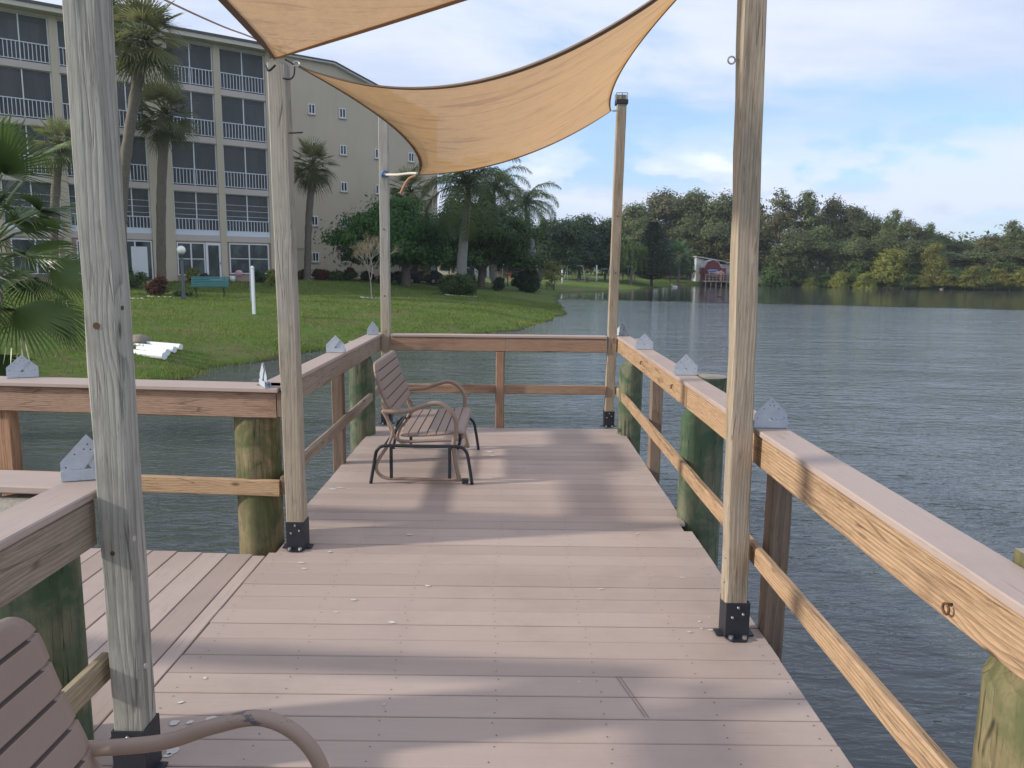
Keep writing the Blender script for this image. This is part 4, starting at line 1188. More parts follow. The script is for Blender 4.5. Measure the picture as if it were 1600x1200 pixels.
# big near fan palm
gb = Vector((-6.95, 9.95, -.72)); rr = random.Random(5)
t = thing('fan_palm', 'big fan palm at the left edge, its trunk rising from the waterline', 'palm tree', gb)
V, F, T, pet = [], [], [], []
cc = at(-30, 400, 9.95)-gb
spec = [(3, 272, -.2, 112, (0.1, -.3, 1.), 1.85), (24, 484, -.5, 105, (.5, -.5, -.35), 1.9), (62, 330, .2, 85, (.9, .2, .25), 1.7), (80, 420, .1, 85, (1., -.1, -.25), 1.7), (40, 395, .3, 90, (.7, -.3, .1), 1.8), (-30, 560, -.2, 95, (.25, -.4, -.8), 1.8), (75, 480, .4, 80, (.8, .2, -.6), 1.7), (-40, 330, 0, 100, (-.4, -.2, .7), 1.8), (20, 350, .6, 90, (.4, .7, .5), 1.8), (35, 430, .8, 85, (.5, .8, -.2), 1.8), (-10, 440, -.6, 90, (.0, -.9, -.3), 1.8), (-70, 420, 0, 90, (-.9, .1, -.1), 1.8), (-60, 520, .3, 90, (-.6, .4, -.7), 1.8), (60, 250, .9, 80, (.6, .4, .8), 1.7), (-20, 240, .4, 90, (-.1, .3, 1), 1.8)]
for (hx, hy, dy, rp, d, sprd) in spec:
    hub = at(hx, hy, 9.95+dy)-gb; R_ = rp*9.95/FPX
    dv = Vector(d).normalized()
    fan_frond(V, F, T, hub-dv*.001, dv, .001, R_, 46, .7, rr, spread=sprd, tone=rr.uniform(.2, 1.), join=.36, petF=[])
    pet.append((cc, cc.lerp(hub, .5)+Vector((0, 0, .12)), hub))
for i in range(16):   # hidden centre
    el = 1.2-2.2*i/16; az = i*2.4; d = Vector((math.cos(el)*math.cos(az), math.cos(el)*math.sin(az), math.sin(el)))
    if d.x > .55: continue
    fan_frond(V, F, T, cc, d, .75, .72, 36, 1.0, rr, spread=1.7, tone=rr.uniform(0, .6), join=.36, petF=pet)
me = bpy.data.meshes.new('fronds'); np_mesh(me, np.array(V), np.array(F), L_fan, False, np.array(T)); link_mesh('fronds', me, t)
pm = MB()
for p in pet: pm.tube(list(p), [.022, .015, .009], 6)
pm.build('frond_stalks', plain('palm_stalk', (.16, .2, .06), .5), t)
m = MB(); q = catmull([Vector((0, 0, -.5)), Vector((.02, 0, .8)), cc-Vector((0, 0, .1))], 10); m.tube(q, [.24*(1+.06*rr.uniform(-1, 1)) for _ in q], 16); m.build('trunk', M_palmbark, t)
V, F = [], []
for i in range(900):   # hanging fibres of old leaf bases
    a = rr.uniform(0, 2*PI); z = rr.uniform(-.1, cc.z-.1); L = rr.uniform(.15, .4); r = .25+.02*rr.random()
    p = Vector((r*math.cos(a)+.01, r*math.sin(a), z)); q = p+Vector((math.cos(a)*.07, math.sin(a)*.07, -L)); s = Vector((-math.sin(a), math.cos(a), 0))*.006
    b0 = len(V); V += [tuple(p-s), tuple(p+s), tuple(q+s*.4), tuple(q-s*.4)]; F.append((b0, b0+1, b0+2, b0+3))
me = bpy.data.meshes.new('trunk_fibres'); np_mesh(me, np.array(V), np.array(F), M_palmbark); link_mesh('trunk_fibres', me, t)

def royal_palm(base, crown, L, nf, tr, label, seed, mat=L_royal):
    rr = random.Random(seed); t = thing('royal_palm', label, 'palm tree', base, 0, 'feather leaved palms')
    c = Vector(crown)-Vector(base); V, F, T = [], [], []; m = MB()
    for i in range(nf):
        az = i*2.39996+rr.uniform(-.2, .2); el = 1.4-1.75*(i/nf)**.9+rr.uniform(-.1, .1); Lf = L*rr.uniform(.85, 1.1)
        h = Vector((math.cos(az), math.sin(az), 0)); pts = []
        p = Vector(c); ang = el; n = 16
        for k in range(n+1):
            pts.append(p.copy()); p = p+(h*math.cos(ang)+Vector((0, 0, math.sin(ang))))*(Lf/n); ang -= .11+.02*(k/n)*3
        m.tube(pts, list(np.linspace(.045, .008, n+1)), 5)
        tone = rr.uniform(.1, .9)
        for k in range(3, n*4):
            u = k/(n*4); j = u*n; a = int(j); fpt = pts[a].lerp(pts[min(a+1, n)], j-a); tg = (pts[min(a+1, n)]-pts[a]).normalized()
            sd = tg.cross(Vector((0, 0, 1))); sd = sd.normalized() if sd.length > .01 else Vector((1, 0, 0)); ll = .26*L*(math.sin(PI*min(.97, u*.9+.08))**.6)
            for s in (-1, 1):
                d = (sd*s*1.+tg*.55+Vector((0, 0, rr.uniform(-.45, .35)))).normalized()
                p1 = fpt+d*ll*.5; p2 = fpt+d*ll*.9-Vector((0, 0, ll*.38)); w = tg*.023
                b0 = len(V); V += [tuple(fpt-w), tuple(fpt+w), tuple(p1+w), tuple(p1-w), tuple(p2)]
                F += [(b0, b0+1, b0+2, b0+3), (b0+3, b0+2, b0+4, b0+4)]; T += [tone, tone, tone, tone, tone]
    F = [f for f in F]
    me = bpy.data.meshes.new('fronds'); me.from_pydata(V, [], [tuple(dict.fromkeys(f)) for f in F]); me.materials.append(mat)
    a_ = me.attributes.new('tone', 'FLOAT', 'POINT'); a_.data.foreach_set('value', T); link_mesh('fronds', me, t)
    m.build('frond_ribs', mat, t)
    m = MB(); q = catmull([(0, 0, -.3), (c.x*.2, 0, c.z*.35), (c.x*.75, 0, c.z*.75), (c.x, c.y, c.z-.5)], 7)
    m.tube(q, [tr*(1.3-.62*(i/len(q))+.12*math.sin(PI*min(1, i/len(q)*1.3))) for i in range(len(q))], 14); m.build('trunk', M_royal, t)
    m = MB(); m.tube([(c.x, c.y, c.z-.75), (c.x, c.y, c.z+.1)], [tr*.66, tr*.4], 10); m.build('crown_shaft', L_hedge, t)
gR = ground_pt(720, 47); cR = at(732, 292, 47)
royal_palm(gR, cR, 4.0, 24, .245, 'royal palm with curved smooth grey trunk behind the clipped hedge', 61)
gR = ground_pt(836, 66); cR = at(822, 318, 66); royal_palm(gR, cR, 3.6, 18, .25, 'smaller royal palm showing above the shade tree against the sky', 63)
gR = ground_pt(772, 70); cR = at(772, 296, 70); royal_palm(gR, cR, 4.2, 18, .22, 'feather palm whose crown rises behind the royal palm', 65)

# ---- Norfolk pine and willow
g = ground_pt(1018, 96); t = thing('norfolk_pine', 'dark layered pine with level branches left of the white mobile home', 'tree', g)
H = at(1018, 341, 96).z-g.z; P, Nn, T = [], [], []; m = MB(); m.tube([(0, 0, -.2), (0, 0, H)], [.2, .03], 8); m.build('trunk', M_bark, t); m = MB()
rr = random.Random(3); lv = 19
for i in range(lv):
    z = .9+(H-1.2)*i/lv; Lb = 2.9*(1-(i/lv)**1.6)*(1 if i > 1 else .8)+.25
    for k in range(7):
        a = 2*PI*k/7+i*.45; n = 12
        pts = [Vector((math.cos(a)*Lb*s, math.sin(a)*Lb*s, z+.35*Lb*s*s-.05*Lb*s)) for s in np.linspace(0, 1, 5)]; m.tube(pts, [.03, .025, .02, .015, .01], 4)
        for s in np.linspace(.12, 1, 34):
            for q in range(5): P.append((math.cos(a)*Lb*s+rr.gauss(0, .11), math.sin(a)*Lb*s+rr.gauss(0, .11), z+.35*Lb*s*s-.05*Lb*s+rr.gauss(0, .05))); Nn.append((rr.gauss(0, .4), rr.gauss(0, .4), 1)); T.append(rr.random())
Nn = np.array(Nn); Nn /= np.linalg.norm(Nn, axis=1, keepdims=True)
link_mesh('needles', leaf_quads(np.array(P), Nn, np.full(len(P), .16), .3, np.array(T), 'needles', L_pine), t); m.build('branches', M_bark, t)
g = ground_pt(985, 92); t = thing('willow_tree', 'drooping willow close right of the far right post', 'tree', g)
P, Nn, T = [], [], []
for i in range(170):
    a = rr.uniform(0, 2*PI); r = 1.9*math.sqrt(rr.random()); zt = 4.9-.35*r*r*.5+rr.uniform(-.3, .2); L = rr.uniform(1., 3.2)
    for k in range(26): P.append((r*math.cos(a)+rr.gauss(0, .06), r*math.sin(a)+rr.gauss(0, .06), zt-L*k/26)); Nn.append((rr.gauss(0, 1), rr.gauss(0, 1), .1)); T.append(rr.random()*.8)
Nn = np.array(Nn); Nn /= np.linalg.norm(Nn, axis=1, keepdims=True)
link_mesh('crown', leaf_quads(np.array(P), Nn, np.full(len(P), .14), .35, np.array(T), 'crown', L_shrub), t)
m = MB(); limbs(m, (0, 0, -.2), (.1, 0, 2.2), [(1, 0, 4.2), (-1, .3, 4.1), (.2, 1, 4.4), (0, -1, 4.2)], .2, .14, rr); m.build('trunk', M_bark, t)

# ---- shrubs
def shrub(px, y, wpx, top_py, label, mat, seed, name='shrub', group='garden shrubs by the buildings', aspect=.5, size=.06, clumps=46, dense=26, depth=1., box=False, hit=None):
    g = ground_hit(px, hit) if hit else ground_pt(px, y); y = g.y; w = wpx*y/FPX/2; h = max(.25, at(px, top_py, y).z-g.z); rr = random.Random(seed)
    if box: lobes = [(sx*w*.5, sy*w*.4*depth, h*.5, w*.52, w*.5*depth, h*.52) for sx in (-1, 0, 1) for sy in (-1, 1)]
    else: lobes = [(rr.uniform(-.55, .55)*w, rr.uniform(-.4, .4)*w, h*rr.uniform(.35, .62), w*rr.uniform(.35, .55), w*rr.uniform(.35, .5), h*rr.uniform(.3, .4)) for _ in range(5)]
    t = thing(name, label, 'shrub', g, 0, group)
    link_mesh('foliage', crown_mesh('foliage', lobes, clumps*2, dense, max(.1, min(w, h)*.3), size*y/40, mat, seed=seed, low=-.9, shell=.25 if box else .4, aspect=aspect), t)
    m = MB()
    for i in range(5): 
        a = i*1.26; m.tube([(0, 0, -.1), (w*.25*math.cos(a), w*.2*math.sin(a), h*.35), (w*.5*math.cos(a), w*.4*math.sin(a), h*.75)], [.03, .022, .01], 5)
    m.build('stems', M_bark, t); return t
shrub(716, 32.5, 50, 431, 'clipped green hedge block with white edging in front of the royal palm', L_hedge, 1, 'clipped_hedge', box=True, clumps=170, dense=44, size=.05, hit=461)
shrub(826, 42, 30, 424, 'dark clipped vase-shaped bush near the lake bank', L_dark, 2, 'clipped_bush', box=True, clumps=150, dense=44, hit=456)
shrub(808, 46, 18, 426, 'small dark clipped bush left of the vase-shaped one', L_dark, 3, 'clipped_bush', box=True, hit=448)
shrub(779, 55, 18, 429, 'small dark round bush right of the royal palm trunk', L_dark, 4)
shrub(738, 50, 16, 428, 'small green bush just right of the royal palm trunk', L_hedge, 5)
shrub(672, 58, 18, 428, 'small bush beside the golf cart', L_hedge, 6)
shrub(250, 33, 40, 428, 'reddish croton bush left of the globe lamp', L_croton, 7)
shrub(212, 36, 40, 422, 'green potted shrubs beside the white sliding panel', L_shrub, 8)
shrub(190, 39, 40, 410, 'tall green shrub at the wall left of the sliding panel', L_shrub, 9)
shrub(240, 41.5, 22, 426, 'dark shrub at the wall behind the croton', L_dark, 10)
shrub(304, 40, 24, 418, 'yellow green shrub behind the teal bench', L_yell, 11)
shrub(322, 41, 22, 427, 'dark shrub below the storefront window, right of the yellow one', L_dark, 12)
shrub(283, 32, 34, 453, 'low flower bed plants with white blooms round the lamp foot', L_shrub, 13, size=.045)
shrub(408, 42, 22, 424, 'dark shrub under the right ground floor window', L_dark, 14)
shrub(424, 40, 20, 418, 'yellowish shrub half hidden by the second post', L_yell, 15)
for i, (px, w, top, mt, lab) in enumerate([(468, 24, 421, L_croton, 'dark croton hedge left of the lone palm'), (498, 34, 420, L_croton, 'dark reddish hedge right of the lone palm'), (524, 30, 422, L_shrub, 'spreading green shrub under the first small window'), (546, 24, 423, L_dark, 'dark shrub under the end wall'), (548, 14, 417, L_red, 'bright red flowering shrub under the small windows'), (574, 26, 424, L_dark, 'dark shrub behind the bare little tree'), (605, 26, 424, L_croton, 'dark shrub behind the far left post'), (630, 30, 424, L_dark, 'dark shrub left of the golf cart')]):
    shrub(px, 48.5+i*.35, w, top, lab, mt, 60+i, clumps=60)
shrub(865, 72, 40, 392, 'thin pale crowned little tree by the lake bank', L_yell, 71, 'small_tree', size=.07, clumps=26, dense=16)

# bare little tree with ring of stones
g = ground_hit(581, 466); t = thing('bare_tree', 'small leafless tree in a ring of white stones', 'tree', g); rr = random.Random(9); m = MB()
def twig(p, d, L, r, depth):
    q = p+d*L; m.tube([p, (p+q)/2+Vector((rr.uniform(-.04, .04)*L, rr.uniform(-.04, .04)*L, 0)), q], [r, r*.85, r*.65], 5, cap=False)
    if depth == 0: TW.append(q); return
    for k in range(3 if depth > 2 else 2+(rr.random() < .5)):
        a = rr.uniform(0, 2*PI); nd = (d+Vector((math.cos(a), math.sin(a), rr.uniform(-.1, .5)))*rr.uniform(.35, .7)).normalized(); twig(q, nd, L*rr.uniform(.62, .85), r*.62, depth-1)
TW = []; twig(Vector((0, 0, -.05)), Vector((-.06, 0, 1)), .74*g.y/32, .036, 6); m.build('trunk', L_bare, t)
P = np.repeat(np.array([tuple(v) for v in TW]), 5, 0)+rng.normal(0, .05, (len(TW)*5, 3)); Nn = rng.normal(size=P.shape); Nn /= np.linalg.norm(Nn, axis=1, keepdims=True)
link_mesh('leaf_tufts', leaf_quads(P, Nn, np.full(len(P), .022), .5, rng.random(len(P)), 'leaf_tufts', L_tuft), t)
def stones(px, y, w, label, n, arc=(0, 2*PI), flat=.5, r=.06, grp='white edging stones on the lawn', hit=None):
    g = ground_hit(px, hit) if hit else ground_pt(px, y); y = g.y; k = w*y/FPX/2
    m = MB(); rr = random.Random(px)
    for i in range(n):
        a = arc[0]+(arc[1]-arc[0])*i/max(1, n-1)
        x, yy = k*math.cos(a), k*.9*math.sin(a)
        m.sphere((x, yy, tz(g.x+x, g.y+yy)-g.z+.02), r*rr.uniform(.8, 1.3), 8, 5, 0, (1.3, 1, .55))
    o = m.build('edging_stones', M_whitestone); o.location = g; tag(o, label, 'edging', grp)
M_whitestone = plain('white_stone', (.62, .6, .55), .9, 0, .15, 5)
stones(580, 32, 30, 'row of white stones round the bare little tree', 8, (PI, 2*PI), hit=466)
stones(720, 31.8, 46, 'white edging strip in front of the clipped hedge', 14, (PI+.1, 2*PI-.1), r=.05, hit=462)
stones(250, 32.2, 36, 'short white stone edging in front of the croton bush', 6, (PI+.3, 2*PI-.3), r=.05)
stones(212, 30, 20, 'white edging stones near the closest post, left of the croton', 5, (PI+.3, 2*PI-.3), r=.05)

# ------------------------------------------------------------------ apartment building (local x along the facade, y inwards)
def stucco(name, col, streak=.25):
    m, nt, out = new_mat(name); N = NT(nt)
    tc = N.n('TexCoord').outputs['Object']
    b = N.noise(tc, .5, 5, .6); f = N.noise(tc, 7, 5, .65); st = N.noise(N.mapping(tc, (3, 3, .25)), 1, 4, .6)
    c = N.mix(b, tuple(x*.9 for x in col), tuple(x*1.06 for x in col)); c = N.mix(N.ss(st, .5, .8, 0, streak), c, tuple(x*.7 for x in col))
    p = N.n('BsdfPrincipled', i_Base_Color=c, i_Roughness=.9); p.inputs['Specular IOR Level'].default_value = .2
    bp = N.n('Bump', i_Strength=.5, i_Distance=.02, i_Height=f); N.link(bp.outputs[0], p.inputs['Normal']); N.link(p.outputs[0], out.inputs[0]); return m
M_wall = stucco('beige_stucco', (.54, .465, .36)); M_slab = stucco('pinkish_slab', (.55, .48, .44)); M_in = stucco('interior_wall', (.34, .34, .32)); M_base = stucco('salmon_base', (.42, .30, .24))
M_roofd = plain('roof_edge', (.10, .095, .09), .8); M_fascia = plain('fascia', (.55, .50, .43), .7)
M_curt = plain('curtain', (.42, .44, .45), .9, 0, .15, 3)
def screen_mat():
    m, nt, out = new_mat('insect_screen'); N = NT(nt)
    tc = N.n('TexCoord').outputs['Object']; f = N.noise(N.mapping(tc, (1.2, 1.2, .3)), 1, 3)
    p = N.n('BsdfPrincipled', i_Base_Color=N.mix(f, (.055, .062, .07), (.16, .17, .18)), i_Roughness=.5)
    t = N.n('BsdfTransparent'); mx = N.n('MixShader', i_Fac=.50); N.link(p.outputs[0], mx.inputs[1]); N.link(t.outputs[0], mx.inputs[2]); N.link(mx.outputs[0], out.inputs[0]); return m
M_screen = screen_mat()
def glass_mat():
    m, nt, out = new_mat('window_glass'); N = NT(nt)
    tc = N.n('TexCoord').outputs['Object']; f = N.noise(tc, 1.1, 4, .6)
    p = N.n('BsdfPrincipled', i_Base_Color=N.mix(N.ss(f, .45, .65), (.02, .03, .035), (.07, .10, .09)), i_Roughness=.12); N.link(p.outputs[0], out.inputs[0]); return m
M_glass = glass_mat()
M_rail = plain('balcony_rail_paint', (.66, .70, .77), .5, 0, .05, 5)
BX, BZ = at(385, 300, 43), .55
BLD = thing('apartment_building', 'five storey beige apartment building with screened balconies and a bare end wing', 'building', (BX.x, 43, BZ), R(37))
def part(name, mat, fn, parent=None):
    m = MB(); fn(m); return m.build(name, mat, parent or BLD)
FL = [0., 2.50, 5.03, 7.55, 10.05]; TOP = 12.25
bays = [(-16.35, -14.2), (-13.85, -11.5), (-11.18, -8.82), (-8.5, -6.75), (-6.55, -4.87), (-3.76, -1.48), (-1.16, 1.23)]
edges_ = [(-16.9, -16.35), (-14.2, -13.85), (-11.5, -11.18), (-8.82, -8.5), (-6.75, -6.55), (-4.87, -3.76), (-1.48, -1.16), (1.23, 1.5)]
def walls(m):
    m.box(-16.9, 1.5, 1.45, 14, -.6, TOP-.003)
    for a, b in edges_: m.box(a, b, -.06, 1.447, -.6, TOP)
    m.box(-4.45, -4.38, -.09, -.063, -.6, TOP-.2)
part('wall', M_wall, walls)
for z in FL[1:]:
    for a, b in bays: part('balcony_slab', M_slab, lambda m: m.box(a+.002, b-.002, -.03, 1.444, z-.30, z-.0))
for a, b in bays: part('soffit', M_slab, lambda m: m.box(a+.002, b-.002, -.03, 1.444, TOP-.14, TOP-.004))
part('backing', M_in, lambda m: m.box(-16.3, 1.2, 1.40, 1.447, 0, TOP-.15))
part('roof', [M_roofd, M_fascia], lambda m: (m.box(-17.4, 2.0, -.65, 14.5, TOP+.22, TOP+.34), m.box(-17.36, 1.96, -.6, 14.4, TOP+.003, TOP+.217, 0, 1), m.tube([(-.9, 1.5, TOP+.3), (-.9, 1.5, TOP+.75)], .04, 6), m.tube([(-4, 1.5, TOP+.3), (-4, 1.5, TOP+.7)], .05, 6)))
rr = random.Random(4)
for bi, (a, b) in enumerate(bays):
    mid = (a+b)/2
    for fi in range(1, 5):
        z = FL[fi]; zt = (FL[fi+1] if fi < 4 else TOP+.16)-.303
        if bi == 4 and fi == 4: pass
        # screen with white mullions
        sc = part('screen', M_screen, lambda m: m.box(a+.06, b-.06, .10, .104, z+.02, zt-.02))
        def fr(m):
            w = .025
            m.box(a+.004, a+.06, .07, .13, z+.002, zt-.002); m.box(b-.06, b-.004, .07, .13, z+.002, zt-.002)
            m.box(mid-w, mid+w, .07, .13, z+.002, zt-.03); m.box(a+.061, b-.061, .07, .13, zt-.03, zt-.004)
            if fi == 1:
                for q in (1.05, 1.35, 1.65): m.box(a+.061, mid-w-.002, .085, .12, z+q, z+q+.015); m.box(mid+w+.002, b-.061, .085, .12, z+q, z+q+.015)
        part('screen_frame', M_whitef, fr)
        # sliding door with curtains behind
        def dr(m):
            x = a+.15; 
            while x < b-.3:
                w = rr.uniform(.3, .8); 
                if rr.random() < .5: m.box(x, min(x+w, b-.15), 1.36, 1.39, z+.05, z+2.05)
                x += w+rr.uniform(.1, .5)
            m.box(a+.1, a+.16, 1.33, 1.355, z+.0, z+2.1); m.box(b-.4, b-.35, 1.33, 1.355, z+.0, z+2.1)
        part('sliding_door', M_curt, dr)
        lo = .26 if fi == 1 else .06; hi = .86
        def rl(m):
            m.box(a+.01, b-.01, -.015, .035, z+hi-.04, z+hi, .004); m.box(a+.01, b-.01, -.01, .03, z+lo, z+lo+.03, .003)
            n = int((b-a)/.165)
            for i in range(n+1):
                x = a+.05+(b-a-.1)*i/n; m.box(x-.014, x+.014, -.004, .024, z+lo+.031, z+hi-.041)
            if fi == 1: m.box(a+.01, b-.01, .0, .02, z+.01, z+lo-.002)
        part('railing', M_rail, rl)
# ground floor
def win(x0, x1, z0, z1, nm='window', cols=2, mid=True, y=.0, par=None):
    f = MB(); w = .055
    f.box(x0, x0+w, y-.03, y+.05, z0, z1); f.box(x1-w, x1, y-.03, y+.05, z0, z1); f.box(x0+w, x1-w, y-.03, y+.05, z1-w, z1); f.box(x0+w, x1-w, y-.03, y+.05, z0, z0+w)
    for i in range(1, cols): xx = x0+(x1-x0)*i/cols; f.box(xx-w*.6, xx+w*.6, y-.028, y+.048, z0+w, z1-w)
    if mid: f.box(x0+w, x1-w, y-.02, y+.04, (z0+z1)/2-.02, (z0+z1)/2+.02)
    fo = f.build(nm, M_whitef, par or BLD)
    g = MB(); g.box(x0+.02, x1-.02, y+.005, y+.015, z0+.02, z1-.02); g.build('pane', M_glass, fo); return fo
def gfw(m):
    for (a, b) in bays: m.box(a+.001, b-.001, .03, .5, -.6, FL[1]-.304)
part('ground_floor_wall', M_base, gfw)
win(-3.72, -2.32, .42, 2.12); win(-1.05, 1.1, .5, 2.13); win(-4.55, -3.82, .42, 2.12, cols=1) if False else None
d = part('door', M_whitef, lambda m: (m.box(-2.28, -2.16, -.03, .028, .12, 2.13), m.box(-1.6, -1.5, -.03, .028, .12, 2.13), m.box(-2.16, -1.6, -.03, .028, 2.0, 2.13), m.box(-2.16, -1.6, -.03, .028, .12, .25)))
part('pane', M_glass, lambda m: m.box(-2.16, -1.6, -.004, .01, .25, 2.0), d); part('handle', M_black, lambda m: m.box(-1.58, -1.55, -.06, -.031, 1.0, 1.12), d)
f = win(-6.5, -4.92, .1, 2.15, 'sliding_window', 2, False)
part('blind', M_whitef, lambda m: m.box(-5.9, -5.15, -.02, -.0, .35, 1.85), f)
for (a, b) in bays[:4]: win(a+.2, b-.2, .45, 2.1)
# end wing, set back
W0 = 9.0
wp = [(1.0, -1.2), (W0+8.9, -1.2), (W0+8.9, 11.95), (W0+1.65, 14.32), (W0+.46, 14.72), (W0-1.9, 14.72), (1.0, 14.72)]
part('wing_wall', M_wall, lambda m: m.prism(wp, 12, Matrix.Translation((0, 9.5+6, 0))))
def wr(m):
    pts = wp[2:]
    for i in range(len(pts)-1):
        (x0, z0), (x1, z1) = pts[i], pts[i+1]; d = Vector((x1-x0, 0, z1-z0)).normalized(); nrm = Vector((d.z, 0, -d.x)); nrm = nrm if nrm.z > 0 else -nrm
        for (o, th, yy, mt) in ((.004, .10, 9.2, 1), (.105, .07, 9.1, 0)):
            a = Vector((x0, 0, z0))+nrm*o; b = Vector((x1, 0, z1))+nrm*o; c = b+nrm*th; e = a+nrm*th
            vs = [Vector((p.x, yv, p.z)) for yv in (yy, 21.8) for p in (a, b, c, e)]
            m.add(vs, [(0, 1, 2, 3), (7, 6, 5, 4), (0, 4, 5, 1), (1, 5, 6, 2), (2, 6, 7, 3), (3, 7, 4, 0)], mt)
part('wing_roof', [M_roofd, M_whitef], wr)
for cx in (-1.15, 1.12, 3.85, 6.6):
    for zc in (1.58, 4.08, 6.55, 9.08, 11.58):
        if cx > 3 and zc > 11: continue
        x = W0+cx; f = win(x-.24, x+.24, zc-.33, zc+.33, 'small_window', 2, False, 9.47)
        part('sill', M_slab, lambda m: m.box(x-.3, x+.3, 9.40, 9.497, zc-.40, zc-.335), f)
part('pipe', M_fascia, lambda m: (m.tube([(W0-2.6, 9.4, -.5), (W0-2.6, 9.4, 2.2), (W0-1.6, 9.4, 2.2), (W0-1.6, 9.4, -.5)], .05, 6),))

# ------------------------------------------------------------------ things on the lawn
def lamp(px, y, top, label, gl=.17, tk=.045, mat=M_pole, hit=None):
    g = ground_hit(px, hit) if hit else ground_pt(px, y); y = g.y; H = at(px, top, y).z-g.z-gl*2
    t = thing('globe_lamp', label, 'lamp post', g, 0, 'globe lamps on short posts')
    m = MB(); m.tube([(0, 0, -.1), (0, 0, .15), (0, 0, .16), (0, 0, H)], [tk*1.8, tk*1.8, tk, tk], 10); m.tube([(0, 0, H-.08), (0, 0, H+.03)], [tk*1.2, tk*1.9], 10); m.build('pole', mat, t)
    m = MB(); m.sphere((0, 0, H+gl), gl, 18, 12); m.build('globe', M_globe, t); return t
lamp(287, 30.5, 384, 'globe lamp post beside the teal bench', .165, .06, hit=468)
lamp(793, 60, 409, 'black globe lamp post left of the vase-shaped bush', .15, .04, M_black, hit=448)
lamp(785, 80, 412, 'globe lamp just behind the black lamp post', .15, .04)
lamp(702, 66, 407, 'globe lamp in front of the far buildings left of the royal palm', .13, .04, M_black)
lamp(981, 100, 414, 'tiny globe lamp beside the willow', .17, .05)
# teal bench
g = ground_hit(329, 464.5); t = thing('park_bench', 'teal slatted bench on the lawn', 'bench', g, R(14))
def benchslats(m, p0, p1, n, w, th):
    for i in range(n):
        u = (i+.5)/n; y = p0[0]+(p1[0]-p0[0])*u; z = p0[1]+(p1[1]-p0[1])*u; ang = math.atan2(p1[1]-p0[1], p1[0]-p0[0])
        m.box(-.74, .74, -w/2, w/2, -th/2, th/2, .004, M=Matrix.Translation((0, y, z)) @ Matrix.Rotation(ang, 4, 'X'))
m = MB(); benchslats(m, (-.42, .44), (.05, .42), 7, .052, .025); m.build('seat', M_teal, t)
m = MB(); benchslats(m, (.06, .46), (.22, .86), 6, .052, .025); m.build('backrest', M_teal, t)
for x in (-.55, .55):
    m = MB(); m.tube(catmull([(x, -.36, 0), (x, -.30, .2), (x, -.1, .28), (x, .1, .2), (x, .2, 0)]), .022, 6); m.tube(catmull([(x, -.38, .41), (x, -.1, .28), (x, .08, .42), (x, .25, .87)]), .02, 6); m.build('leg', M_dkgreen, t)
# white bollard and its grey box
g = ground_hit(397, 491); t = thing('marker_post', 'white capped post with grey box behind it on the lawn', 'post', g)
H = at(395, 416, g.y).z-g.z
m = MB(); m.box(-.045, .045, -.045, .045, -.1, H-.06, .006); m.build('post', M_white, t)
m = MB(); m.box(-.058, .058, -.058, .058, H-.06, H-.03, .005); m.sphere((0, 0, H-.03), .045, 10, 6); m.build('cap', M_white, t)
m = MB(); m.box(-.105, -.052, .0, .08, .42, H-.10, .006); m.build('grey_box', plain('grey_box_paint', (.22, .25, .30), .5), t)
# pipes
M_hole = plain('pipe_inside', (.10, .10, .10), .9)
for i, (pa, pb, Y, r, lab) in enumerate([((198, 548), (257, 553), 16.6, .082, 'front white pipe with its open end facing right'), ((216, 546), (262, 551), 16.95, .075, 'second white pipe, tucked just behind the front one'), ((212, 544), (273, 549), 17.4, .07, 'third white pipe in the row'), ((220, 542), (283, 548), 17.8, .07, 'rear white pipe reaching farthest right')]):
    A, B = at(pa[0], pa[1], Y+.35), at(pb[0], pb[1], Y); A.z = tz(A.x, A.y)+r*.8+.05; B.z = tz(B.x, B.y)+r*.9+.05; A.z = B.z+.03
    t = thing('pipe', lab, 'pipe', B, 0, 'white pipes lying on the bank'); m = MB(B)
    m.tube([A, B], r, 18, cap=False); d = (B-A).normalized(); m.tube([B, B+d*.001, B-d*.0], [r, r*.82, r*.82], 18, cap=False); m.tube([B, A], r*.82, 18, 1, cap=False); m.tube([B-d*.5, B-d*.49], r*.8, 12, 1)
    m.build('pipe_shell', [M_white, M_hole], t)
def rock(p, r, label, seed, mat=M_rock, sc=(1.3, 1, .6), grp='rocks by the water'):
    m = MB(); m.sphere((0, 0, 0), r, 16, 10, 0, sc); rr = random.Random(seed)
    ph = [rr.uniform(0, 6) for _ in range(6)]
    for i, v in enumerate(m.v): k = 1+.10*math.sin(v[0]/r*3+ph[0])*math.sin(v[1]/r*3+ph[1])+.08*math.sin(v[2]/r*5+ph[2]+v[0]/r*2)+.04*math.sin(v[0]/r*9+ph[3]); m.v[i] = (v[0]*k, v[1]*k, v[2]*k)
    o = m.build('rock', mat); o.location = p; o.rotation_euler = (0, 0, rr.uniform(0, 3)); tag(o, label, 'rock', grp)
g = ground_pt(212, 18.2); rock(g+Vector((0, 0, .03)), .25, 'brown rock behind the white pipes', 1)
for i, (px, r) in enumerate([(1196, .5), (1236, .45), (1252, .6), (1272, .7), (1290, .55), (1326, .7), (1345, .5), (1362, .5), (1404, .5), (1474, .5)]):
    y = [110.5, 109.5, 109.3, 108.6, 108, 107, 106.5, 106, 105, 102][i]
    rock(Vector((at(px, 450, y).x, y+.4, -.72)), r*.62, ['rock just right of the tall tan post on the far shore', 'rock below the pale trunk on the far shore', 'rock right of the pale trunk on the far shore', 'rock left of the small yellow bush', 'big pale rock under the small yellow bush', 'rock right of the small yellow bush', 'rock left of the big yellow bush', 'rock at the foot of the big yellow bush', 'rock right of the big yellow bush', 'rock under the tall yellow brown bush'][i], 20+i, M_stone)
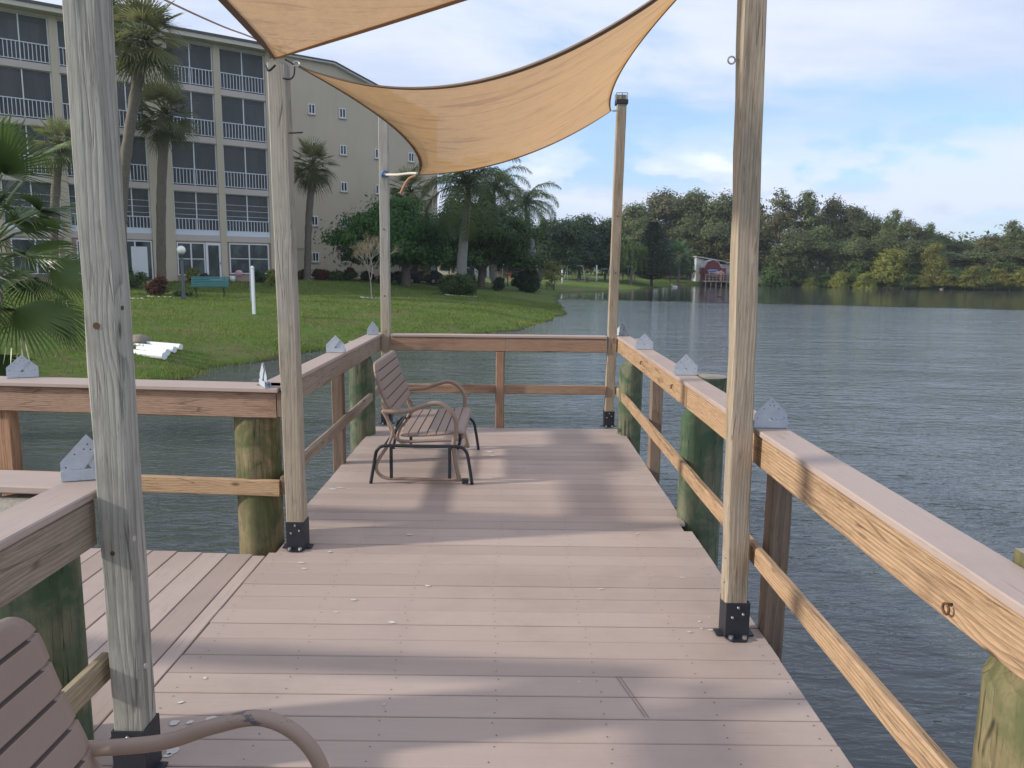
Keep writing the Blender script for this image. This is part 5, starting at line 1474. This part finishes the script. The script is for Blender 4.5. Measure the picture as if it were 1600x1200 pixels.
# golf cart
g = ground_pt(664, 56); t = thing('golf_cart', 'dark golf cart with a roof parked under the feathery tree', 'golf cart', g, R(-12))
M_cart = plain('dark_cart', (.02, .02, .025), .4); M_seat = plain('cart_seat', (.05, .045, .04), .7); M_tyre = plain('tyre', (.015, .015, .015), .8); M_rim = plain('rim', (.5, .5, .5), .4, .6); M_scr = plain('windscreen', (.35, .4, .42), .2)
m = MB(); m.box(-1.2, 1.15, -.55, .55, .22, .42, .05); m.box(-1.2, -.25, -.55, .55, .42, .82, .06); m.prism([(.6, .4), (1.2, .4), (1.15, .72), (.75, .95), (.6, .9)], 1.05, Matrix.Identity(4)); m.build('body', M_cart, t)
m = MB(); m.box(-.75, -.1, -.5, .5, .80, .92, .03); m.box(-.82, -.72, -.5, .5, .92, 1.3, .03); m.box(-1.2, -.85, -.5, .5, .82, 1.05, .03); m.build('seat', M_seat, t)
m = MB(); m.box(-1.15, .85, -.6, .6, 1.86, 1.93, .03); m.build('roof', M_cart, t)
m = MB()
for x0, x1 in ((-.95, -.9), (.8, .55)):
    for y in (-.5, .5): m.tube([(x0, y, .8), (x1, y, 1.87)], .02, 6)
m.build('roof_posts', M_cart, t); m = MB(); m.box(.62, .64, -.5, .5, 1.0, 1.8, 0); m.build('windscreen', M_scr, t)
for x in (-.78, .82):
    for y in (-.52, .52):
        w = MB(); w.tube([(x, y-.08, .23), (x, y+.08, .23)], .23, 18); w = w.build('wheel', M_tyre, t); r_ = MB(); r_.tube([(x, y-.09, .23), (x, y+.09, .23)], .12, 12); r_.build('rim', M_rim, w)
m = MB(); m.tube([(.7, -.25, .9), (.5, -.25, 1.15)], .015, 6); m.tube([(.5+.02*math.cos(a), -.25+.14*math.cos(a), 1.15+.14*math.sin(a)) for a in np.linspace(0, 2*PI, 13)[:-1]], .012, 5, closed=True); m.build('steering_wheel', M_cart, t)

# picnic tables
def picnic(px, y, mat, label, s=1., rz=0.):
    g = ground_pt(px, y); t = thing('picnic_table', label, 'picnic table', g, rz, 'picnic tables on the lawn'); t.scale = (s, s, s)
    m = MB(); [m.box(-.9, .9, -.38+.155*i, -.24+.155*i, .72, .76, .004) for i in range(5)]; m.build('table_top', mat, t)
    for y_ in (-.75, .6): m = MB(); m.box(-.9, .9, y_, y_+.14, .42, .46, .004); m.build('bench_board', mat, t)
    for x in (-.6, .6):
        m = MB(); m.tube([(x, -.6, 0), (x, -.2, .72)], .04, 4); m.tube([(x, .6, 0), (x, .2, .72)], .04, 4); m.box(x-.02, x+.02, -.72, .72, .37, .42); m.build('leg_frame', mat, t)
picnic(806, 80, plain('red_picnic_paint', (.38, .10, .06), .7), 'red picnic table right of the black lamp post', 1.1, .3)
picnic(911, 86, plain('dark_picnic', (.03, .04, .05), .6), 'dark picnic table on the far lawn left of the far right post', .8, .2)
picnic(689, 62, plain('brown_picnic', (.16, .09, .05), .7), 'brown picnic table right of the golf cart', .8, .5)
# white posts by the water
for (px, y, top, lab, tl) in ((878, 82, 422, 'white post on the far bank reflected in the lake', 0), (932, 92, 414.5, 'taller white post farther right on the bank', .02)):
    g = ground_pt(px, y); H = at(px, top, y).z-g.z; m = MB(); m.tube([(0, 0, -.5), (-tl*H, 0, H), (-tl*H, 0, H+.02)], [.09, .08, .04], 8); o = m.build('marker_post', M_white); o.location = g; tag(o, lab, 'post', 'white posts on the bank')
# swing frame
g = ground_pt(897, 90); t = thing('swing_frame', 'grey swing frame on the far lawn', 'swing', g, 0); m = MB()
m.tube([(-.8, 0, 1.75), (.95, 0, 1.7)], .035, 6); m.build('top_bar', M_galv, t)
for x, d in ((-.8, -.45), (-.8, .0), (.95, .25)): m = MB(); m.tube([(x, 0, 1.75), (x+d, -.4, 0)], .03, 6); m.build('leg', M_galv, t)
m = MB(); m.box(-.3, .5, -.1, .1, .5, .54); m.tube([(-.25, 0, .54), (-.25, 0, 1.73)], .01, 4); m.tube([(.45, 0, .54), (.45, 0, 1.71)], .01, 4); m.build('swing_seat', M_black, t)
g = ground_pt(947, 92); t = thing('pole_frame', 'slanted grey pole frame half hidden by the far right post', 'frame', g); m = MB(); m.tube([(0, 0, 0), (.45, 0, 2.1)], .035, 6); m.build('leg', M_galv, t); m = MB(); m.tube([(-.7, 0, 1.5), (.6, 0, 1.5)], .02, 6); m.build('cross_bar', M_galv, t)
g = ground_pt(989, 102); t = thing('notice_board', 'small white notice board beside the tiny lamp', 'sign', g); m = MB(); m.box(-.28, .28, -.02, .02, .8, 1.5); m.build('board', M_wwall, t); m = MB(); m.tube([(-.2, 0, 0), (-.2, 0, .8)], .03, 6); m.tube([(.2, 0, 0), (.2, 0, .8)], .03, 6); m.build('post', M_black, t)
# footpath across the far lawn
m = MB()
pth = [(670, 66), (720, 72), (780, 78), (840, 84), (900, 90), (960, 96), (1010, 101)]
vs = []
for px, y in pth:
    g = ground_pt(px, y); vs += [g+Vector((0, -.7, .03)), g+Vector((0, .7, .03))]
m.add(vs, [(2*i, 2*i+2, 2*i+3, 2*i+1) for i in range(len(pth)-1)]); o = m.build('path', plain('pale_path', (.42, .38, .32), .9)); tag(o, kind='structure')

# egret (one continuous body)
def bird(p, s, label, rz=0., name='egret', mat=None, swim=False, cat='bird'):
    t = thing(name, label, cat, p, rz); t.scale = (s, s, s); m = MB()
    if not swim:
        m.tube(catmull([(-.30, 0, .42), (-.18, 0, .47), (0, 0, .50), (.12, 0, .55), (.20, 0, .66), (.16, 0, .80), (.20, 0, .92), (.26, 0, .96), (.30, 0, .955)], 4), [.012]*1+[.02+.075*math.sin(PI*min(1, i/17)) if i < 17 else .028 for i in range(1, 33)], 12)
        m.build('body', mat, t); b = MB(); b.tube([(.29, 0, .955), (.42, 0, .935)], [.014, .003], 8); b.build('beak', plain('beak', (.6, .4, .08), .5), t)
        for y in (-.03, .03):
            l = MB(); l.tube([(-.02, y, .46), (.0, y, .24), (-.02, y, 0), (.05, y, 0)], [.012, .009, .008, .005], 6); l.build('leg', M_black, t)
    else:
        m.tube(catmull([(-.36, 0, .05), (-.2, 0, .03), (0, 0, .03), (.14, 0, .06), (.18, 0, .17), (.2, 0, .25), (.26, 0, .26)], 4), [.01]+[.03+.08*math.sin(PI*min(1, i/15)) if i < 15 else .03 for i in range(1, 25)], 12); m.build('body', mat, t)
        b = MB(); b.tube([(.25, 0, .26), (.33, 0, .25)], [.014, .004], 6); b.build('beak', plain('beak2', (.3, .2, .08), .5), t)
M_feather = plain('white_feather', (.8, .8, .78), .8)
gb_ = ground_pt(862, 72); bird(gb_+Vector((0, 0, .0)), 1.05, 'white egret standing on the bank beyond the vase-shaped bush', .3, mat=M_feather)
p = at_z(1053, 447.5, WL+.05); p = Vector((at(1053, 447, 98).x, 98, WL+.02)); bird(p, 1.3, 'white water bird at the tip of the far lawn', 2.9, 'water_bird', M_feather, True)
p = at_z(1126, 464, WL); bird(p+Vector((0, 0, -.02)), 1.0, 'dark bird swimming left of the tall tan post', .2, 'water_bird', M_black, True)

# ------------------------------------------------------------------ far shore buildings
def gable_prism(m, L, W, h, rise, mat=0):
    m.prism([(-W/2, 0), (W/2, 0), (W/2, h), (0, h+rise), (-W/2, h)], L, Matrix.Identity(4), mat)
y = 114; c = Vector((at(1148, 430, y).x, y, .1)); zt = at(1100, 402, y).z-.1
t = thing('mobile_home', 'white mobile home with pale low roof behind the red shed', 'building', c, R(4))
w0 = at(1086, 430, y).x-c.x; w1 = at(1206, 430, y).x-c.x
m = MB(); m.box(w0, w1, 0, 4, -.8, 2.2); m.prism([(w0, 2.2), (w0+2.5, 2.2), (w0+2.5, 2.45), (w0, zt)], 4, Matrix.Translation((0, 2, 0))); m.build('wall', M_wwall, t)
m = MB(); a = [(w0-.2, zt+.02), (w0+4.2, 2.55), (w0+4.2, 2.68), (w0-.2, zt+.16)]; m.prism(a, 4.8, Matrix.Translation((0, 1.9, 0))); m.box(w0+4.21, w1+.2, -.5, 4.3, 2.35, 2.55); m.build('roof', M_greyroof, t)
for i in range(4): m = MB(); x = w0+.5+i*.62; m.box(x, x+.4, -.03, .02, .8, 1.6); m.build('window', M_glass, t)
y = 110; c = Vector((at(1113, 432, y).x, y, .0)); t = thing('shed', 'red barn-roofed shed at the water with a rack of boats', 'shed', c, R(-4))
k = (at(1127, 432, y).x-at(1101, 432, y).x)/2; hz = at(1113, 406.5, y).z
gam = [(-k, -.6), (k, -.6), (k, hz*.62), (k*.62, hz*.9), (0, hz), (-k*.62, hz*.9), (-k, hz*.62)]
m = MB(); m.prism(gam, 3, Matrix.Translation((0, 1.5, 0))); m.box(k+.003, k+.7, 0, 2.9, -.6, hz*.62); m.build('wall', M_red, t)
m = MB(); g2_ = gam[2:]
for i in range(4):
    (x0, z0), (x1, z1) = g2_[i], g2_[i+1]; d = Vector((x1-x0, 0, z1-z0)).normalized(); nn = Vector((d.z, 0, -d.x)); nn = nn if nn.dot(Vector((x0, 0, z0-1))) > 0 else -nn
    a = Vector((x0, 0, z0))+nn*.01; b = Vector((x1, 0, z1))+nn*.01; q = [a, b, b+nn*.08, a+nn*.08]; vs = [Vector((p.x, yv, p.z)) for yv in (-.07, 3.2) for p in q]
    m.add(vs, [(0, 1, 2, 3), (7, 6, 5, 4), (0, 4, 5, 1), (1, 5, 6, 2), (2, 6, 7, 3), (3, 7, 4, 0)])
m.build('roof', M_greyroof, t)
m = MB(); m.box(k+1.8, k+3.8, .5, 2.9, -.6, 1.6); tt = m.build('lean_to', M_black, t)
for i, (dx, dz, L, col, lab) in enumerate([(-.1, .95, 2.2, (.08, .10, .25), 'dark blue kayak low on the shed rack'), (.3, 1.35, 2.4, (.5, .52, .55), 'grey kayak on the shed rack, topmost'), (.8, 1.1, 2.0, (.45, .16, .14), 'reddish kayak on the shed rack, at the right'), (-.2, 1.6, 1.6, (.10, .16, .40), 'short blue kayak on top at the left of the shed rack')]):
    m = MB(); m.tube(catmull([(-L/2, 0, .03), (-L*.3, 0, 0), (0, 0, -.01), (L*.3, 0, 0), (L/2, 0, .03)], 3), [.02+.13*math.sin(PI*j/12) for j in range(13)], 10)
    o = m.build('kayak', plain('kayak%d' % i, col, .4)); o.location = c+Vector((dx, -.6-.1*i, dz-.2)); tag(o, lab, 'kayak', 'kayaks on the rack by the red shed')
t = thing('kayak_rack', 'low timber rack carrying kayaks before the red shed', 'rack', c+Vector((.2, -.8, 0)))
for x in (-.8, .8): m = MB(); m.box(x-.04, x+.04, -.3, .5, -.4, 1.45); m.build('rack_post', W_darkZ, t)
x0, x1 = at(1099, 440, 108.5).x, at(1150, 440, 108.5).x; t = thing('small_dock', 'small grey timber dock in front of the red shed', 'dock', ((x0+x1)/2, 108.5, 0)); w = (x1-x0)/2
M_greyw = plain('grey_dock_wood', (.22, .20, .17), .9, 0, .2, 4)
m = MB(); m.box(-w, w, -1, 2.5, -.15, -.02); m.build('deck', M_greyw, t)
m = MB(); 
for i in range(7): x = -w+.1+(2*w-.2)*i/6; m.box(x-.05, x+.05, -.95, -.85, -1.6, -.153); 
m.build('stilts', M_greyw, t)
m = MB()
for i in range(6): x = -w+.05+(w*1.1)*i/5; m.box(x-.04, x+.04, -.98, -.9, -.017, .85)
for z in (.3, .6, .86): m.box(-w, w*.15, -.985, -.9-.002*z, z, z+.07)
m.build('railing', M_greyw, t)
# small buildings beyond the trees at the left
def far_building(px0, px1, ytop, ybot, Y, label, wall, wins, name='low_building', roof=M_greyroof):
    a, b = at(px0, ybot, Y), at(px1, ybot, Y); zt = at(px0, ytop, Y).z; c = (a+b)/2; g = tz(c.x, Y); t = thing(name, label, 'building', (c.x, Y, g)); w = (b.x-a.x)/2
    m = MB(); m.box(-w, w, 0, 6, -.5, zt-g); m.build('wall', wall, t); m = MB(); m.box(-w-.3, w+.3, -.4, 6.4, zt-g+.003, zt-g+.25); m.build('roof', roof, t)
    for (u0, u1, v0, v1) in wins: m = MB(); m.box(-w+2*w*u0, -w+2*w*u1, -.05, .02, (zt-g)*v0, (zt-g)*v1); m.build('window', M_glass, t)
far_building(676, 712, 396, 437, 92, 'beige low building with dark openings right of the golf cart', M_wall, [(.35, .75, .2, .85), (.82, .95, .1, .8)])
far_building(726, 764, 402, 436, 98, 'white low building behind the royal palm trunk', M_wwall, [(.05, .4, .0, .45), (.55, .9, .0, .45)])
far_building(764, 850, 404, 434, 108, 'tan low building far behind the lamps', M_wall, [(.1, .2, .3, .7), (.4, .5, .3, .7), (.7, .8, .3, .7)])
# white patio pot and pink cloth by the storefront
g = ground_pt(364, 42.2); t = thing('chair_with_cloth', 'little white pot stand draped with a pink and white cloth by the wall', 'pot stand', g)
m = MB(); m.tube([(0, 0, 0), (0, 0, .3)], [.12, .16], 12); m.build('pot', M_white, t); m = MB(); m.sphere((.35, 0, .45), .2, 12, 8, 0, (1.1, .5, .9)); m.build('cloth', M_pink, t)
g = at(326, 412, 42.4); t = thing('hanging_basket', 'hanging flower basket left of the white door', 'flower basket', g)
m = MB(); m.sphere((0, 0, 0), .16, 12, 8, 0, (1, 1, .7)); m.build('basket', M_rust, t)
link_mesh('flowers', crown_mesh('flowers', [(0.05, 0, .12, .2, .2, .12)], 14, 12, .1, .03, L_yell, seed=5, low=-.9), t)

# ------------------------------------------------------------------ camera
cam = bpy.data.cameras.new('camera'); co = bpy.data.objects.new('camera', cam); COL.objects.link(co); scene.camera = co
cam.sensor_width = 36; cam.lens = 36*FPX/1600; cam.clip_start = .05; cam.clip_end = 6000
def rv(px, py): return Vector(ray(px, py))
fwd = rv(800, 600).normalized(); right = (rv(900, 600)-rv(700, 600)).normalized(); upv = right.cross(fwd)
M = Matrix((right, upv, -fwd)).transposed().to_4x4(); M.translation = Vector((0, 0, EYE)); co.matrix_world = M

# ------------------------------------------------------------------ light
tv = Vector((2.25, .45, -1.)).normalized()
sun = bpy.data.lights.new('sun', 'SUN'); sun.energy = 2.55; sun.angle = R(2.6); sun.color = (1., .93, .82)
so = bpy.data.objects.new('sun', sun); COL.objects.link(so); so.rotation_euler = tv.to_track_quat('-Z', 'Y').to_euler()
w = bpy.data.worlds.new('World'); scene.world = w; w.use_nodes = True; nt = w.node_tree; nt.nodes.clear(); N = NT(nt)
out = nt.nodes.new('ShaderNodeOutputWorld')
sky = N.n('TexSky', sky_type='NISHITA'); sky.sun_disc = False; sky.sun_elevation = math.asin(-tv.z); sky.sun_rotation = math.atan2(-tv.x, -tv.y); sky.air_density = 1.; sky.dust_density = .6; sky.ozone_density = 1.5
tc = N.n('TexCoord').outputs['Generated']; sp = N.n('SeparateXYZ'); N.link(tc, sp.inputs[0])
z = N.math('MAXIMUM', sp.outputs[2], 0.); zz = N.math('ADD', z, .13)
cv = N.n('CombineXYZ'); N.link(N.math('DIVIDE', sp.outputs[0], zz), cv.inputs[0]); N.link(N.math('DIVIDE', sp.outputs[1], zz), cv.inputs[1])
c1 = N.noise(N.mapping(cv.outputs[0], (.55, .9, 1), (2.3, .4, 0)), 1, 8, .58, .35)
bias = N.math('MULTIPLY', N.ss(sp.outputs[0], -.35, .45), -.05)
bias2 = N.math('MULTIPLY', N.ss(z, .16, .34), .16)
cov = N.ss(N.math('ADD', N.math('ADD', c1, bias), bias2), .35, .57, 0.12, .95)
shade = N.ss(N.noise(N.mapping(cv.outputs[0], (.9, 1.4, 1), (7, 3, 0)), 1, 6, .6), .35, .65)
cc_ = N.mix(shade, (4.2, 4.8, 6.2), (5.5, 5.9, 6.9))
# low cumulus bank toward the right
cm = N.noise(N.mapping(tc, (5, 5, 13), (.2, 0, .35)), 1, 7, .55, .1)
bandm = N.math('MULTIPLY', N.ss(z, .03, .07), N.ss(z, .10, .19, 1., 0.))
cum = N.ss(N.math('ADD', cm, N.math('MULTIPLY', N.ss(sp.outputs[0], .1, .5), .10)), .49, .57)
cum = N.math('MULTIPLY', cum, bandm)
blue = N.mix(1., sky.outputs[0], (.92, 1.08, 1.18), 'MULTIPLY')
blue = N.mix(N.ss(z, 0, .3, .50, .34), blue, (3.2, 5.0, 7.6))
col = N.mix(cov, blue, cc_)
col = N.mix(N.math('MULTIPLY', cum, .9), col, N.mix(N.ss(cm, .56, .72), (5.3, 5.9, 7.1), (9.2, 9.0, 8.8)))
bg = N.n('Background', i_Strength=.10); N.link(col, bg.inputs[0]); N.link(bg.outputs[0], out.inputs[0])
vs_ = scene.view_settings; vs_.view_transform = 'Standard'; vs_.look = 'None'; vs_.exposure = .68; vs_.gamma = 1.
scene.render.engine = 'CYCLES'; scene.cycles.max_bounces = 6; scene.cycles.transparent_max_bounces = 12

hm, hnt, hout = new_mat('haze_air')
hv = hnt.nodes.new('ShaderNodeVolumePrincipled'); hv.inputs['Color'].default_value = (.86, .92, 1., 1); hv.inputs['Density'].default_value = .0004; hv.inputs['Anisotropy'].default_value = .2
hnt.links.new(hv.outputs[0], hout.inputs['Volume'])
hb = MB(); hb.box(-2700, 2700, -2700, 2700, -6., 45.); ho = hb.build('haze', hm); tag(ho, kind='stuff', label='thin pale haze in the air', cat='haze')
